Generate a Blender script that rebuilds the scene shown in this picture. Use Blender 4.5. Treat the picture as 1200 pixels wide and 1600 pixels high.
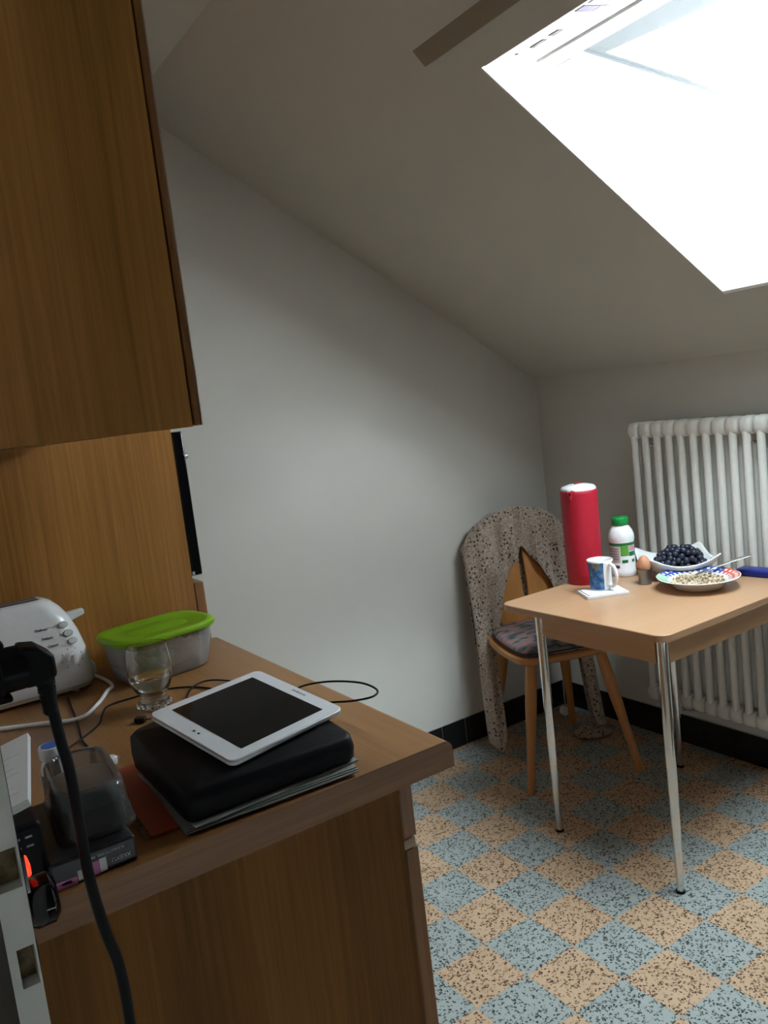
import bpy, bmesh, math, random
from mathutils import Vector, Matrix, noise
R = math.radians
random.seed(7)
for o in list(bpy.data.objects): bpy.data.objects.remove(o)
scn = bpy.context.scene
COL = scn.collection

# ------------------------------------------------------------------ camera
cam_d = bpy.data.cameras.new('camera'); cam = bpy.data.objects.new('camera', cam_d); COL.objects.link(cam)
cam_d.sensor_fit = 'HORIZONTAL'; cam_d.sensor_width = 36.0; cam_d.lens = 36.0 * 1262.4 / 1200.0
cam_d.clip_start = 0.02
right = Vector((0.8270, -0.5501, -0.1159)); up = Vector((0.1660, 0.0420, 0.9852)); fwd = Vector((0.5371, 0.8341, -0.1261))
mt = Matrix((right, up, -fwd)).transposed().to_4x4(); mt.translation = Vector((-1.2859, -1.5243, 1.3672))
cam.matrix_world = mt
scn.camera = cam
# ------------------------------------------------------------------ world: bright overcast sky
w = bpy.data.worlds.new('overcast_sky'); scn.world = w; w.use_nodes = True
bg = w.node_tree.nodes['Background']; bg.inputs[0].default_value = (0.84, 0.945, 1.0, 1); bg.inputs[1].default_value = 34.0
# portal at the skylight opening (emits nothing, only guides the sampling of the sky)
pl = bpy.data.lights.new('skylight_portal', 'AREA'); pl.shape = 'RECTANGLE'; pl.size = 1.0; pl.size_y = 0.66
pl.cycles.is_portal = True
po = bpy.data.objects.new('skylight_portal', pl); COL.objects.link(po)
po.location = (0.448, -0.42, 1.85); po.rotation_euler = (0, R(30.96), 0)
# hazy high sun behind thin cloud (large, soft disc), shining in through the open skylight
sl = bpy.data.lights.new('hazy_sun', 'SUN'); sl.energy = 9.0; sl.angle = R(40); sl.color = (.84, .95, 1.0)
so_ = bpy.data.objects.new('hazy_sun', sl); COL.objects.link(so_)
so_.rotation_euler = Vector((-.42, 1.07, -.92)).to_track_quat('-Z', 'Y').to_euler(); so_.location = (1.5, -3, 4)
scn.view_settings.view_transform = 'Standard'; scn.view_settings.look = 'None'
scn.view_settings.gamma = 1.0; scn.view_settings.use_curve_mapping = False
scn.view_settings.exposure = 0.15

# ------------------------------------------------------------------ materials
MATS = {}
def new_mat(name):
    m = bpy.data.materials.new(name); m.use_nodes = True
    return m, m.node_tree.nodes, m.node_tree.links, m.node_tree.nodes['Principled BSDF']
def mat(name, col, rough=.5, metal=0., spec=.5, trans=0., ior=1.45, emit=None, es=0., sheen=0., coat=0.):
    if name in MATS: return MATS[name]
    m, N, L, b = new_mat(name)
    b.inputs['Base Color'].default_value = (*col, 1); b.inputs['Roughness'].default_value = rough
    b.inputs['Metallic'].default_value = metal; b.inputs['Specular IOR Level'].default_value = spec
    b.inputs['Transmission Weight'].default_value = trans; b.inputs['IOR'].default_value = ior
    b.inputs['Coat Weight'].default_value = coat
    b.inputs['Sheen Weight'].default_value = sheen
    if emit: b.inputs['Emission Color'].default_value = (*emit, 1); b.inputs['Emission Strength'].default_value = es
    # faint grain so that nothing is perfectly flat
    tn = N.new('ShaderNodeTexNoise'); tn.inputs['Scale'].default_value = 60; tn.inputs['Detail'].default_value = 3
    tc = N.new('ShaderNodeTexCoord'); L.new(tc.outputs['Object'], tn.inputs['Vector'])
    mx = N.new('ShaderNodeMix'); mx.data_type = 'RGBA'; mx.blend_type = 'MULTIPLY'; mx.inputs[0].default_value = 1
    mr = N.new('ShaderNodeMapRange'); mr.inputs[3].default_value = .95; mr.inputs[4].default_value = 1.05
    L.new(tn.outputs['Fac'], mr.inputs[0]); mx.inputs[6].default_value = (*col, 1); L.new(mr.outputs[0], mx.inputs[7])
    L.new(mx.outputs[2], b.inputs['Base Color'])
    MATS[name] = m; return m
def ramp(N, stops, interp='LINEAR'):
    r = N.new('ShaderNodeValToRGB'); cr = r.color_ramp; cr.interpolation = interp
    while len(cr.elements) < len(stops): cr.elements.new(.5)
    for e, (p, c) in zip(cr.elements, stops): e.position = p; e.color = (*c, 1)
    return r
def wood(name, dark, light, axis='Z', scale=1., rough=.45, contrast=1., coat=0.):
    if name in MATS: return MATS[name]
    m, N, L, b = new_mat(name)
    g = N.new('ShaderNodeNewGeometry'); mp = N.new('ShaderNodeMapping')
    s = {'X': (3, 130, 130), 'Y': (130, 3, 130), 'Z': (130, 130, 3)}[axis]
    mp.inputs['Scale'].default_value = tuple(v * scale for v in s); L.new(g.outputs['Position'], mp.inputs['Vector'])
    n1 = N.new('ShaderNodeTexNoise'); n1.inputs['Scale'].default_value = 1; n1.inputs['Detail'].default_value = 6; n1.inputs['Roughness'].default_value = .65; n1.inputs['Distortion'].default_value = .6
    L.new(mp.outputs[0], n1.inputs['Vector'])
    mp2 = N.new('ShaderNodeMapping'); s2 = {'X': (.6, 9, 9), 'Y': (9, .6, 9), 'Z': (9, 9, .6)}[axis]
    mp2.inputs['Scale'].default_value = tuple(v * scale for v in s2); L.new(g.outputs['Position'], mp2.inputs['Vector'])
    n2 = N.new('ShaderNodeTexNoise'); n2.inputs['Scale'].default_value = 1; n2.inputs['Detail'].default_value = 3
    L.new(mp2.outputs[0], n2.inputs['Vector'])
    ad = N.new('ShaderNodeMath'); ad.operation = 'ADD'; L.new(n1.outputs['Fac'], ad.inputs[0]); L.new(n2.outputs['Fac'], ad.inputs[1])
    h = N.new('ShaderNodeMath'); h.operation = 'MULTIPLY'; h.inputs[1].default_value = .5; L.new(ad.outputs[0], h.inputs[0])
    d = .16 / contrast
    r = ramp(N, [(.5 - d, dark), (.5 + d, light)]); L.new(h.outputs[0], r.inputs[0]); L.new(r.outputs[0], b.inputs['Base Color'])
    b.inputs['Roughness'].default_value = rough; b.inputs['Coat Weight'].default_value = coat
    bp = N.new('ShaderNodeBump'); bp.inputs['Strength'].default_value = .12; bp.inputs['Distance'].default_value = .001
    L.new(n1.outputs['Fac'], bp.inputs['Height']); L.new(bp.outputs[0], b.inputs['Normal'])
    MATS[name] = m; return m
def plaster(name, col, rough=.9):
    m, N, L, b = new_mat(name)
    g = N.new('ShaderNodeNewGeometry')
    n1 = N.new('ShaderNodeTexNoise'); n1.inputs['Scale'].default_value = 3.5; n1.inputs['Detail'].default_value = 5
    L.new(g.outputs['Position'], n1.inputs['Vector'])
    r = ramp(N, [(.3, tuple(c * .95 for c in col)), (.7, col)]); L.new(n1.outputs['Fac'], r.inputs[0]); L.new(r.outputs[0], b.inputs['Base Color'])
    n2 = N.new('ShaderNodeTexNoise'); n2.inputs['Scale'].default_value = 180; n2.inputs['Detail'].default_value = 4; L.new(g.outputs['Position'], n2.inputs['Vector'])
    bp = N.new('ShaderNodeBump'); bp.inputs['Strength'].default_value = .15; bp.inputs['Distance'].default_value = .002
    L.new(n2.outputs['Fac'], bp.inputs['Height']); L.new(bp.outputs[0], b.inputs['Normal'])
    b.inputs['Roughness'].default_value = rough; MATS[name] = m; return m
def terrazzo(name, base, base2, chip, chip2):
    m, N, L, b = new_mat(name)
    g = N.new('ShaderNodeNewGeometry')
    v = N.new('ShaderNodeTexVoronoi'); v.inputs['Scale'].default_value = 185; v.inputs['Randomness'].default_value = 1
    nz = N.new('ShaderNodeTexNoise'); nz.inputs['Scale'].default_value = 120; nz.inputs['Detail'].default_value = 2; L.new(g.outputs['Position'], nz.inputs['Vector'])
    mv = N.new('ShaderNodeMix'); mv.data_type = 'VECTOR'; mv.inputs[0].default_value = .012
    L.new(g.outputs['Position'], mv.inputs[4]); L.new(nz.outputs['Color'], mv.inputs[5]); L.new(mv.outputs[1], v.inputs['Vector'])
    sep = N.new('ShaderNodeSeparateColor'); L.new(v.outputs['Color'], sep.inputs[0])
    r1 = ramp(N, [(0, chip), (.28, chip2), (.40, base2), (.47, base), (1, base)], 'CONSTANT'); L.new(sep.outputs[0], r1.inputs[0])
    # mortar between the chips
    r2 = ramp(N, [(.46, (0, 0, 0)), (.62, (1, 1, 1))]); L.new(v.outputs['Distance'], r2.inputs[0])
    mx = N.new('ShaderNodeMix'); mx.data_type = 'RGBA'; L.new(r2.outputs[0], mx.inputs[0]); L.new(r1.outputs[0], mx.inputs[6]); mx.inputs[7].default_value = (*base, 1)
    n3 = N.new('ShaderNodeTexNoise'); n3.inputs['Scale'].default_value = 9; n3.inputs['Detail'].default_value = 3; L.new(g.outputs['Position'], n3.inputs['Vector'])
    mr = N.new('ShaderNodeMapRange'); mr.inputs[3].default_value = .86; mr.inputs[4].default_value = 1.1; L.new(n3.outputs['Fac'], mr.inputs[0])
    m2 = N.new('ShaderNodeMix'); m2.data_type = 'RGBA'; m2.blend_type = 'MULTIPLY'; m2.inputs[0].default_value = 1
    L.new(mx.outputs[2], m2.inputs[6]); L.new(mr.outputs[0], m2.inputs[7]); L.new(m2.outputs[2], b.inputs['Base Color'])
    b.inputs['Roughness'].default_value = .5; b.inputs['Specular IOR Level'].default_value = .35
    MATS[name] = m; return m
def noise_mat(name, stops, scale=30, rough=.8, stretch=(1, 1, 1), detail=3, interp='LINEAR', bump=0., sheen=0.):
    if name in MATS: return MATS[name]
    m, N, L, b = new_mat(name)
    tc = N.new('ShaderNodeTexCoord'); mp = N.new('ShaderNodeMapping'); mp.inputs['Scale'].default_value = stretch
    L.new(tc.outputs['Object'], mp.inputs['Vector'])
    n1 = N.new('ShaderNodeTexNoise'); n1.inputs['Scale'].default_value = scale; n1.inputs['Detail'].default_value = detail; L.new(mp.outputs[0], n1.inputs['Vector'])
    r = ramp(N, stops, interp); L.new(n1.outputs['Fac'], r.inputs[0]); L.new(r.outputs[0], b.inputs['Base Color'])
    b.inputs['Roughness'].default_value = rough; b.inputs['Sheen Weight'].default_value = sheen
    if bump:
        bp = N.new('ShaderNodeBump'); bp.inputs['Strength'].default_value = bump; bp.inputs['Distance'].default_value = .002
        L.new(n1.outputs['Fac'], bp.inputs['Height']); L.new(bp.outputs[0], b.inputs['Normal'])
    MATS[name] = m; return m
def clear(name, tint=(1, 1, 1), rough=.03, opac=.12):
    """thin clear pane or film: lets light straight through, mirrors a little"""
    m, N, L, b = new_mat(name); N.remove(b)
    out = N['Material Output']; t = N.new('ShaderNodeBsdfTransparent'); t.inputs[0].default_value = (*tint, 1)
    gl = N.new('ShaderNodeBsdfGlossy'); gl.inputs['Roughness'].default_value = rough
    fr = N.new('ShaderNodeFresnel'); fr.inputs[0].default_value = 1.45
    ad = N.new('ShaderNodeMath'); ad.operation = 'ADD'; ad.inputs[1].default_value = opac * .25; L.new(fr.outputs[0], ad.inputs[0])
    mx = N.new('ShaderNodeMixShader'); L.new(ad.outputs[0], mx.inputs[0]); L.new(t.outputs[0], mx.inputs[1]); L.new(gl.outputs[0], mx.inputs[2])
    df = N.new('ShaderNodeBsdfDiffuse'); df.inputs[0].default_value = (.9, .92, .93, 1)
    m2 = N.new('ShaderNodeMixShader'); m2.inputs[0].default_value = opac; L.new(mx.outputs[0], m2.inputs[1]); L.new(df.outputs[0], m2.inputs[2])
    L.new(m2.outputs[0], out.inputs[0]); MATS[name] = m; return m

M_WALL = plaster('wall_paint', (.60, .59, .55))
M_HALL = plaster('hall_light_absorber', (.10, .085, .065))  # unseen hall kept dark to cut light bounced onto the cabinets
M_CEIL = plaster('ceiling_paint', (.55, .535, .48))
M_WHITE = mat('white_paint', (.86, .85, .83), .4)
M_FRAME = mat('door_paint', (.86, .86, .80), .45)
M_OAK = wood('oak_veneer', (.23, .095, .016), (.48, .225, .055), 'Z', 1.0, .42, 1.1)
M_OAKB = wood('oak_base_darker', (.120, .046, .007), (.25, .105, .020), 'Z', 1.0, .6, 1.1)  # oak veneer set darker on the base cabinet
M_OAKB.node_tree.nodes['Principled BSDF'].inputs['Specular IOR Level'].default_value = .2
M_OAKX = wood('oak_edge', (.15, .060, .012), (.29, .130, .035), 'X', 1.2, .42)
M_OAKY = wood('oak_worktop', (.175, .075, .022), (.30, .145, .050), 'Y', 1.1, .38)
M_OAKDOOR = wood('oak_door_front', (.18, .074, .020), (.32, .150, .048), 'Z', 1.2, .4)
M_EDGE = mat('pale_edging', (.55, .38, .27), .4)
M_TABLE = wood('beech_top', (.39, .215, .112), (.49, .295, .170), 'X', .8, .33, .6)
M_TABLE2 = wood('beech_apron', (.40, .205, .085), (.52, .30, .145), 'X', .8, .4, .6)
M_TABLEY = wood('beech_apron_cross', (.40, .205, .085), (.52, .30, .145), 'Y', .8, .4, .6)
M_CHAIR = wood('chair_wood', (.36, .140, .032), (.52, .240, .065), 'Z', .7, .4, .7)
M_CHROME = mat('chrome', (.78, .78, .78), .12, 1.)
M_STEEL = mat('brushed_steel', (.62, .62, .62), .3, 1.)
M_PEWTER = mat('pewter', (.30, .295, .28), .42, .9)
M_BLACK = mat('black_plastic', (.005, .005, .006), .45, 0, .18)
M_BLACKG = mat('black_gloss', (.006, .006, .008), .12)
M_RUBBER = mat('black_rubber', (.006, .006, .007), .55, 0, .2)
M_BTILE = mat('black_tile', (.012, .012, .014), .22)
M_GROUT = mat('grey_grout', (.42, .42, .41), .9)
M_WPLAST = mat('white_plastic', (.86, .87, .89), .2)
M_CREAM = mat('cream_plastic', (.70, .70, .62), .35)
M_RAD = mat('radiator_enamel', (.80, .79, .74), .35)
M_RED = mat('red_plastic', (.40, .008, .026), .5)
M_GREENCAP = mat('green_cap', (.006, .26, .05), .35)
M_CERAM = mat('white_ceramic', (.86, .86, .86), .15)
M_PAPER = mat('white_paper', (.78, .78, .80), .8)
M_GREYPAPER = mat('grey_paper', (.20, .21, .19), .6)
M_INK = mat('grey_ink', (.10, .10, .12), .7)

# ------------------------------------------------------------------ mesh helpers
class MB:
    def __init__(s): s.v = []; s.f = []
    def add(s, vs, fs):
        k = len(s.v); s.v += [tuple(v) for v in vs]; s.f += [tuple(i + k for i in f) for f in fs]; return s
    def box(s, lo, hi):
        x0, y0, z0 = lo; x1, y1, z1 = hi
        return s.add([(x0, y0, z0), (x1, y0, z0), (x1, y1, z0), (x0, y1, z0), (x0, y0, z1), (x1, y0, z1), (x1, y1, z1), (x0, y1, z1)],
                     [(0, 3, 2, 1), (4, 5, 6, 7), (0, 1, 5, 4), (1, 2, 6, 5), (2, 3, 7, 6), (3, 0, 4, 7)])
    def loft(s, rings, cap=True):
        n = len(rings[0]); vs = [p for r in rings for p in r]; fs = []
        for k in range(len(rings) - 1):
            for i in range(n):
                j = (i + 1) % n; fs.append((k * n + i, k * n + j, (k + 1) * n + j, (k + 1) * n + i))
        if cap: fs.append(tuple(reversed(range(n)))); fs.append(tuple(range((len(rings) - 1) * n, len(rings) * n)))
        return s.add(vs, fs)
    def prism(s, poly, axis, a, b):
        """extrude a 2-D polygon along axis: X gives (y,z), Y gives (x,z), Z gives (x,y)"""
        P = {'X': lambda p, t: (t, p[0], p[1]), 'Y': lambda p, t: (p[0], t, p[1]), 'Z': lambda p, t: (p[0], p[1], t)}[axis]
        return s.loft([[P(p, a) for p in poly], [P(p, b) for p in poly]])
    def lathe(s, prof, c=(0, 0, 0), n=32, cap=False):
        rings = [[(c[0] + r * math.cos(2 * math.pi * i / n), c[1] + r * math.sin(2 * math.pi * i / n), c[2] + z) for i in range(n)] for r, z in prof]
        return s.loft(rings, cap)
    def tube(s, pts, r, n=10, smooth=True, sub=6, cap=True):
        P = [Vector(p) for p in pts]
        if smooth and len(P) > 2:
            Q = []
            for i in range(len(P) - 1):
                p0 = P[max(i - 1, 0)]; p1 = P[i]; p2 = P[i + 1]; p3 = P[min(i + 2, len(P) - 1)]
                for k in range(sub):
                    t = k / sub
                    Q.append(.5 * ((2 * p1) + (p2 - p0) * t + (2 * p0 - 5 * p1 + 4 * p2 - p3) * t * t + (3 * p1 - p0 - 3 * p2 + p3) * t ** 3))
            Q.append(P[-1]); P = Q
        rr = r if callable(r) else (lambda t: r)
        rings = []; ref = None
        for i, p in enumerate(P):
            d = (P[min(i + 1, len(P) - 1)] - P[max(i - 1, 0)]).normalized()
            if ref is None: ref = Vector((0, 0, 1)) if abs(d.z) < .9 else Vector((1, 0, 0))
            a = (ref - d * ref.dot(d)).normalized(); ref = a; b = d.cross(a)
            q = rr(i / (len(P) - 1))
            rings.append([tuple(p + a * q * math.cos(2 * math.pi * k / n) + b * q * math.sin(2 * math.pi * k / n)) for k in range(n)])
        return s.loft(rings, cap)
    def grid(s, fn, nu, nv):
        vs = [fn(i / nu, j / nv) for j in range(nv + 1) for i in range(nu + 1)]
        fs = [(j * (nu + 1) + i, j * (nu + 1) + i + 1, (j + 1) * (nu + 1) + i + 1, (j + 1) * (nu + 1) + i) for j in range(nv) for i in range(nu)]
        return s.add(vs, fs)
    def xf(s, m): s.v = [tuple(m @ Vector(v)) for v in s.v]; return s
    def build(s, name, m, parent=None, loc=None, smooth=40, bevel=0, seg=2, solid=0, sub=0):
        me = bpy.data.meshes.new(name); me.from_pydata(s.v, [], s.f)
        bm = bmesh.new(); bm.from_mesh(me); bmesh.ops.recalc_face_normals(bm, faces=bm.faces); bm.to_mesh(me); bm.free()
        me.materials.append(m); o = bpy.data.objects.new(name, me); COL.objects.link(o)
        if loc: o.location = loc
        if parent: o.parent = parent
        if smooth:
            me.polygons.foreach_set('use_smooth', [True] * len(me.polygons)); me.set_sharp_from_angle(angle=R(smooth))
        if solid: d = o.modifiers.new('solid', 'SOLIDIFY'); d.thickness = solid; d.offset = 0
        if sub: d = o.modifiers.new('sub', 'SUBSURF'); d.levels = sub; d.render_levels = sub
        if bevel: d = o.modifiers.new('bevel', 'BEVEL'); d.width = bevel; d.segments = seg; d.limit_method = 'ANGLE'; d.angle_limit = R(40); d.harden_normals = False
        return o
def tag(o, label=None, cat=None, group=None, kind=None):
    if label: o['label'] = label
    if cat: o['category'] = cat
    if group: o['group'] = group
    if kind: o['kind'] = kind
    return o
def thing(name, loc, label, cat, rz=0, group=None, kind=None):
    e = bpy.data.objects.new(name, None); e.empty_display_size = .05; COL.objects.link(e)
    e.location = loc; e.rotation_euler = (0, 0, rz); return tag(e, label, cat, group, kind)
def box(name, lo, hi, m, parent=None, bevel=0, seg=2, loc=None):
    return MB().box(lo, hi).build(name, m, parent, loc=loc, bevel=bevel, seg=seg)
def copy(o, parent):
    c = o.copy(); COL.objects.link(c); c.parent = parent; return c
def rrect(wd, dp, r, n=6, c=(0, 0)):
    out = []
    for (sx, sy, a0) in ((1, 1, 0), (-1, 1, 90), (-1, -1, 180), (1, -1, 270)):
        for k in range(n + 1):
            a = R(a0 + 90 * k / n); out.append((c[0] + sx * (wd / 2 - r) + r * math.cos(a), c[1] + sy * (dp / 2 - r) + r * math.sin(a)))
    return out
def ring3(p2, z): return [(x, y, z) for x, y in p2]
def text(name, s, size, m, parent, mx, bold=0.):
    cu = bpy.data.curves.new(name, 'FONT'); cu.body = s; cu.size = size; cu.extrude = .0002; cu.offset = bold; cu.align_x = 'CENTER'; cu.align_y = 'CENTER'; cu.resolution_u = 2
    t = bpy.data.objects.new(name + '_src', cu); COL.objects.link(t)
    me = bpy.data.meshes.new_from_object(t.evaluated_get(bpy.context.evaluated_depsgraph_get()))
    bpy.data.objects.remove(t); me.materials.clear(); me.materials.append(m); me.name = name
    o = bpy.data.objects.new(name, me); COL.objects.link(o); o.parent = parent; o.matrix_local = mx; return o
def basis(x, y, z, loc):
    q = Matrix((Vector(x), Vector(y), Vector(z))).transposed().to_4x4(); q.translation = Vector(loc); return q

# ================================================================== THE ROOM
XL, XK, YB, YF = -1.26, 1.145, 0.969, -1.05       # left wall, knee wall, gable wall, front wall (kitchen face)
T = .156                                          # floor tile
def zs(x): return 1.415 + .6 * (XK - x)            # sloping ceiling
XC = XK - (2.35 - 1.415) / .6                      # crease
struct = lambda o: tag(o, kind='structure')

# floor: slab + single terrazzo tiles (grid origin from the photo's tile joints)
fl = struct(box('floor', (-1.9, -2.7, -.12), (1.30, 1.10, -.0205), mat('low_bounce_slab', (.14, .13, .12), .9)))  # slab darkened so the unseen hall floor bounces little light
M_PEACH = terrazzo('peach_terrazzo', (.56, .385, .25), (.48, .29, .16), (.06, .025, .010), (.22, .12, .055))
M_BLUE = terrazzo('bluegrey_terrazzo', (.37, .40, .385), (.30, .345, .33), (.016, .026, .023), (.10, .13, .12))
tmesh = {}
for k, m in (('p', M_PEACH), ('b', M_BLUE)):
    o = MB().box((.0002, .0002, -.02), (T - .0002, T - .0002, 0)).build('tile', m, fl, smooth=0); tmesh[k] = o
first = {'p': True, 'b': True}
for i in range(-8, 8):
    for j in range(-11, 7):
        x0, y0 = i * T, j * T
        x1, y1 = x0 + T, y0 + T
        if x0 > XK - .01 or y0 > YB - .01 or x1 < -1.26: continue
        if x1 < -.70 and y1 > -.63 and y0 > -.70: continue       # under the kitchen units
        if y1 < -1.9: continue
        k = 'p' if (i + j) % 2 else 'b'
        if x1 > XK or y1 > YB:                      # cut tiles along the walls
            o = MB().box((.0002, .0002, -.02), (min(x1, XK + .0) - x0, min(y1, YB) - y0, 0)).build('tile', M_PEACH if k == 'p' else M_BLUE, fl, smooth=0)
        elif first[k]: o = tmesh[k]; first[k] = False
        else: o = copy(tmesh[k], fl)
        o.location = (x0, y0, 0)

# walls
wb = struct(MB().prism([(XL - .12, -.0), (XK + .15, -.0), (XK + .15, zs(XK + .15) + .02), (XC, 2.37), (XL - .12, 2.37)], 'Y', YB, YB + .12).build('wall_back', M_WALL, smooth=0))
wr = struct(box('wall_right', (XK, -1.10, 0), (XK + .15, YB + .12, 1.43), M_WALL))
wl = struct(box('wall_left', (XL - .12, YF, 0), (XL, YB, 2.37), M_WALL))
ox0, ox1, oz = -1.262, -.30, 2.02                   # doorway in the front wall
wf = MB()
wf.box((-1.9, -1.10, 0), (ox0, YF, 2.37))
wf.prism([(.30, 0), (XK - .0002, 0), (XK - .0002, zs(XK) + .001), (.30, zs(.30) + .001)], 'Y', -1.10, YF)  # partition stub out of view, added to limit light on the end panel
struct(wf.build('wall_front', M_HALL, smooth=0))
hw = MB(); hw.box((XK, -2.8, 0), (XK + .15, -1.1001, 1.43)); hw.box((-2.0, -2.8, 0), (-1.9, -1.05, 2.37)); hw.prism([(-1.9, 0), (XK + .15, 0), (XK + .15, zs(XK + .15) + .02), (XC, 2.37), (-1.9, 2.37)], 'Y', -2.8, -2.7)
struct(hw.build('wall_hall', M_HALL, smooth=0))  # hall walls out of view, dark against bounce light
# ceiling: flat part, hall and the slope with the skylight hole
SX0, SX1, SY0, SY1 = .022, .874, -.74, -.10
ce = MB(); ce.box((-2.0, -1.1, 2.35), (XC, YB + .12, 2.50));
th = .16
def slab(x0, x1, y0, y1): ce.prism([(x0, zs(x0)), (x1, zs(x1)), (x1, zs(x1) + th), (x0, zs(x0) + th)], 'Y', y0, y1)
slab(XC - .02, SX0, -1.1, YB + .12); slab(SX1, XK + .2, -1.1, YB + .12); slab(SX0, SX1, SY1, YB + .12); slab(SX0, SX1, -1.1, SY0)
struct(ce.build('ceiling', M_CEIL, smooth=0))
ce = MB(); ce.box((-2.0, -2.8, 2.35), (XC, -1.1001, 2.50)); slab(XC - .02, XK + .2, -2.8, -1.1001)
struct(ce.build('ceiling_hall', M_HALL, smooth=0))  # hall ceiling out of view, dark to keep bounce light down
# thin brownish wedge on the slope above the skylight
rg = MB(); nrm = Vector((-.5145, 0, -.8575)); dn = Vector((.8575, 0, -.5145))
def sp(x, o=0): return Vector((x, 0, zs(x))) + nrm * o
def rgr(y, h): return [tuple(sp(a_, o_) + Vector((0, y, 0))) for a_, o_ in ((-.086, -.004), (-.084, .0008), (-.050, h), (-.048, h), (-.047, -.004))]
rg.loft([rgr(0.0, .010), rgr(-.04, .012), rgr(-.5, .012), rgr(-1.048, .012)])
struct(rg.build('trim_1', mat('brown_strip', (.27, .23, .17), .7), smooth=0))

# baseboards of black tiles
def baseboard(name, run, along, n, pitch, start):
    bb = struct(run)
    for k in range(n): pass
    return bb
bbk = struct(box('baseboard_back', (-.66, YB - .006, .0005), (XK - .001, YB - .0005, .110), M_GROUT))
x = .466 - .1155 * 9
tb = None
while x < XK - .02:
    x1 = min(x + .1145, XK - .012); xs = max(x + .001, -.655)
    if x1 > xs + .01:
        if tb is None or x1 - xs < .113: o = MB().box((0, -.009, .001), (x1 - xs, -.0005, .1085)).build('tile', M_BTILE, bbk, smooth=0, bevel=.0012, seg=1)
        else: o = copy(tb, bbk)
        if tb is None and x1 - xs > .113: tb = o
        o.location = (xs, YB, 0)
    x += .1155
bbr = struct(box('baseboard_right', (XK - .006, YF + .001, .0005), (XK - .0005, YB - .0105, .110), M_GROUT))
y = YB - .012; tb = None
while y > YF + .01:
    y1 = max(y - .1145, YF + .002)
    if tb is None or y - y1 < .113: o = MB().box((-.009, 0, .001), (-.0005, y - y1, .1085)).build('tile', M_BTILE, bbr, smooth=0, bevel=.0012, seg=1)
    else: o = copy(tb, bbr)
    if tb is None: tb = o
    o.location = (XK, y1, 0)
    y -= .1155

# door frame at the doorway the photo is taken through
dr = thing('door_1', (ox0, -1.02, 0), 'white painted door frame post with two cut out latch pockets', None, kind='structure')
dp = MB()
pw = .0205
def seg_z(z0, z1): dp.box((.0, 0, z0), (pw, .029, z1))
seg_z(0, 1.053); seg_z(1.078, 1.115); seg_z(1.140, 2.349)
for z0, z1, xa in ((1.053, 1.078, .0095), (1.115, 1.140, .006)):
    dp.box((0, 0, z0), (xa, .029, z1)); dp.box((pw - .0012, 0, z0), (pw, .029, z1)); dp.box((xa, .012, z0), (pw - .001, .029, z1))
dp.build('post', M_FRAME, dr, smooth=0)
M_POCK = noise_mat('bare_wood_pocket', [(.35, (.10, .065, .03)), (.65, (.30, .22, .13))], 120, .9)
for z0, z1, xa in ((1.053, 1.078, .0095), (1.115, 1.140, .006)):
    box('latch_pocket', (xa + .0003, .0105, z0 + .0005), (pw - .0015, .0118, z1 - .0005), M_POCK, dr)

# skylight: linings, head with vent slots and sticker, top-hung sash standing open
wn = thing('window_1', (0, 0, 0), 'white roof window standing open in the sloping ceiling', None, kind='structure')
M_LIN = mat('window_white', (.90, .88, .86), .35)
hp = [(SX0 + .0005, zs(SX0) - .001), (.168, 2.113), (.168, 2.135), (SX0 + .0005, 2.135)]
MB().prism(hp, 'Y', SY0 + .013, SY1 - .013).build('head_lining', M_LIN, wn, smooth=0)
def side(y0, y1):
    MB().prism([(SX0 + .001, zs(SX0)), (SX1 - .001, zs(SX1)), (SX1 - .001, zs(SX1) + .20), (SX0 + .001, zs(SX0) + .20)], 'Y', y0, y1).build('side_lining', M_LIN, wn, smooth=0)
side(SY1 - .0035, SY1 - .0002); side(SY0 + .0002, SY0 + .0035)
MB().prism([(SX1 - .013, zs(SX1 - .013)), (SX1 - .001, zs(SX1 - .001)), (SX1 - .001, zs(SX1) + .19), (SX1 - .013, zs(SX1) + .19)], 'Y', SY0 + .0036, SY1 - .0036).build('sill_lining', M_LIN, wn, smooth=0)
box('gap_blocker', (.10, SY0 + .013, 2.136), (.19, SY1 - .013, 2.20), mat('gap_dark', (.10, .08, .07), .5), wn)  # added to block the sky behind the head gap, coloured dark as shade
# vent slots, screw and sticker on the head (the head runs from (.022,2.089) to (.168,2.113), facing down)
hd = Vector((.146, 0, .024)).normalized(); hn = Vector((.162, 0, -.987))
def on_head(u, y, off=.0006):
    return Vector((SX0, 0, zs(SX0) - .001)) + hd * u + hn * off + Vector((0, y, 0))
M_SLOT = mat('vent_slot', (.20, .17, .15), .6); M_STK = mat('sticker_purple', (.10, .04, .12), .6); M_STK2 = mat('sticker_lilac', (.34, .28, .42), .6)
def patch(name, u0, u1, y0, y1, m):
    q = MB(); q.loft([[tuple(on_head(a, b, .0001)) for a, b in ((u0, y0), (u1, y0), (u1, y1), (u0, y1))], [tuple(on_head(a, b, .0012)) for a, b in ((u0, y0), (u1, y0), (u1, y1), (u0, y1))]])
    return q.build(name, m, wn, smooth=0)
patch('vent_slot', .052, .064, -.245, -.205, M_SLOT); patch('vent_slot', .050, .066, -.290, -.262, M_SLOT); patch('screw', .040, .046, -.176, -.170, M_SLOT)
for k in range(3): patch('sticker', .012, .060, -.395 - k * .034, -.370 - k * .034, M_STK2 if k % 2 else M_STK); patch('sticker', .062, .092, -.395 - k * .034, -.370 - k * .034, M_STK2)
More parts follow.
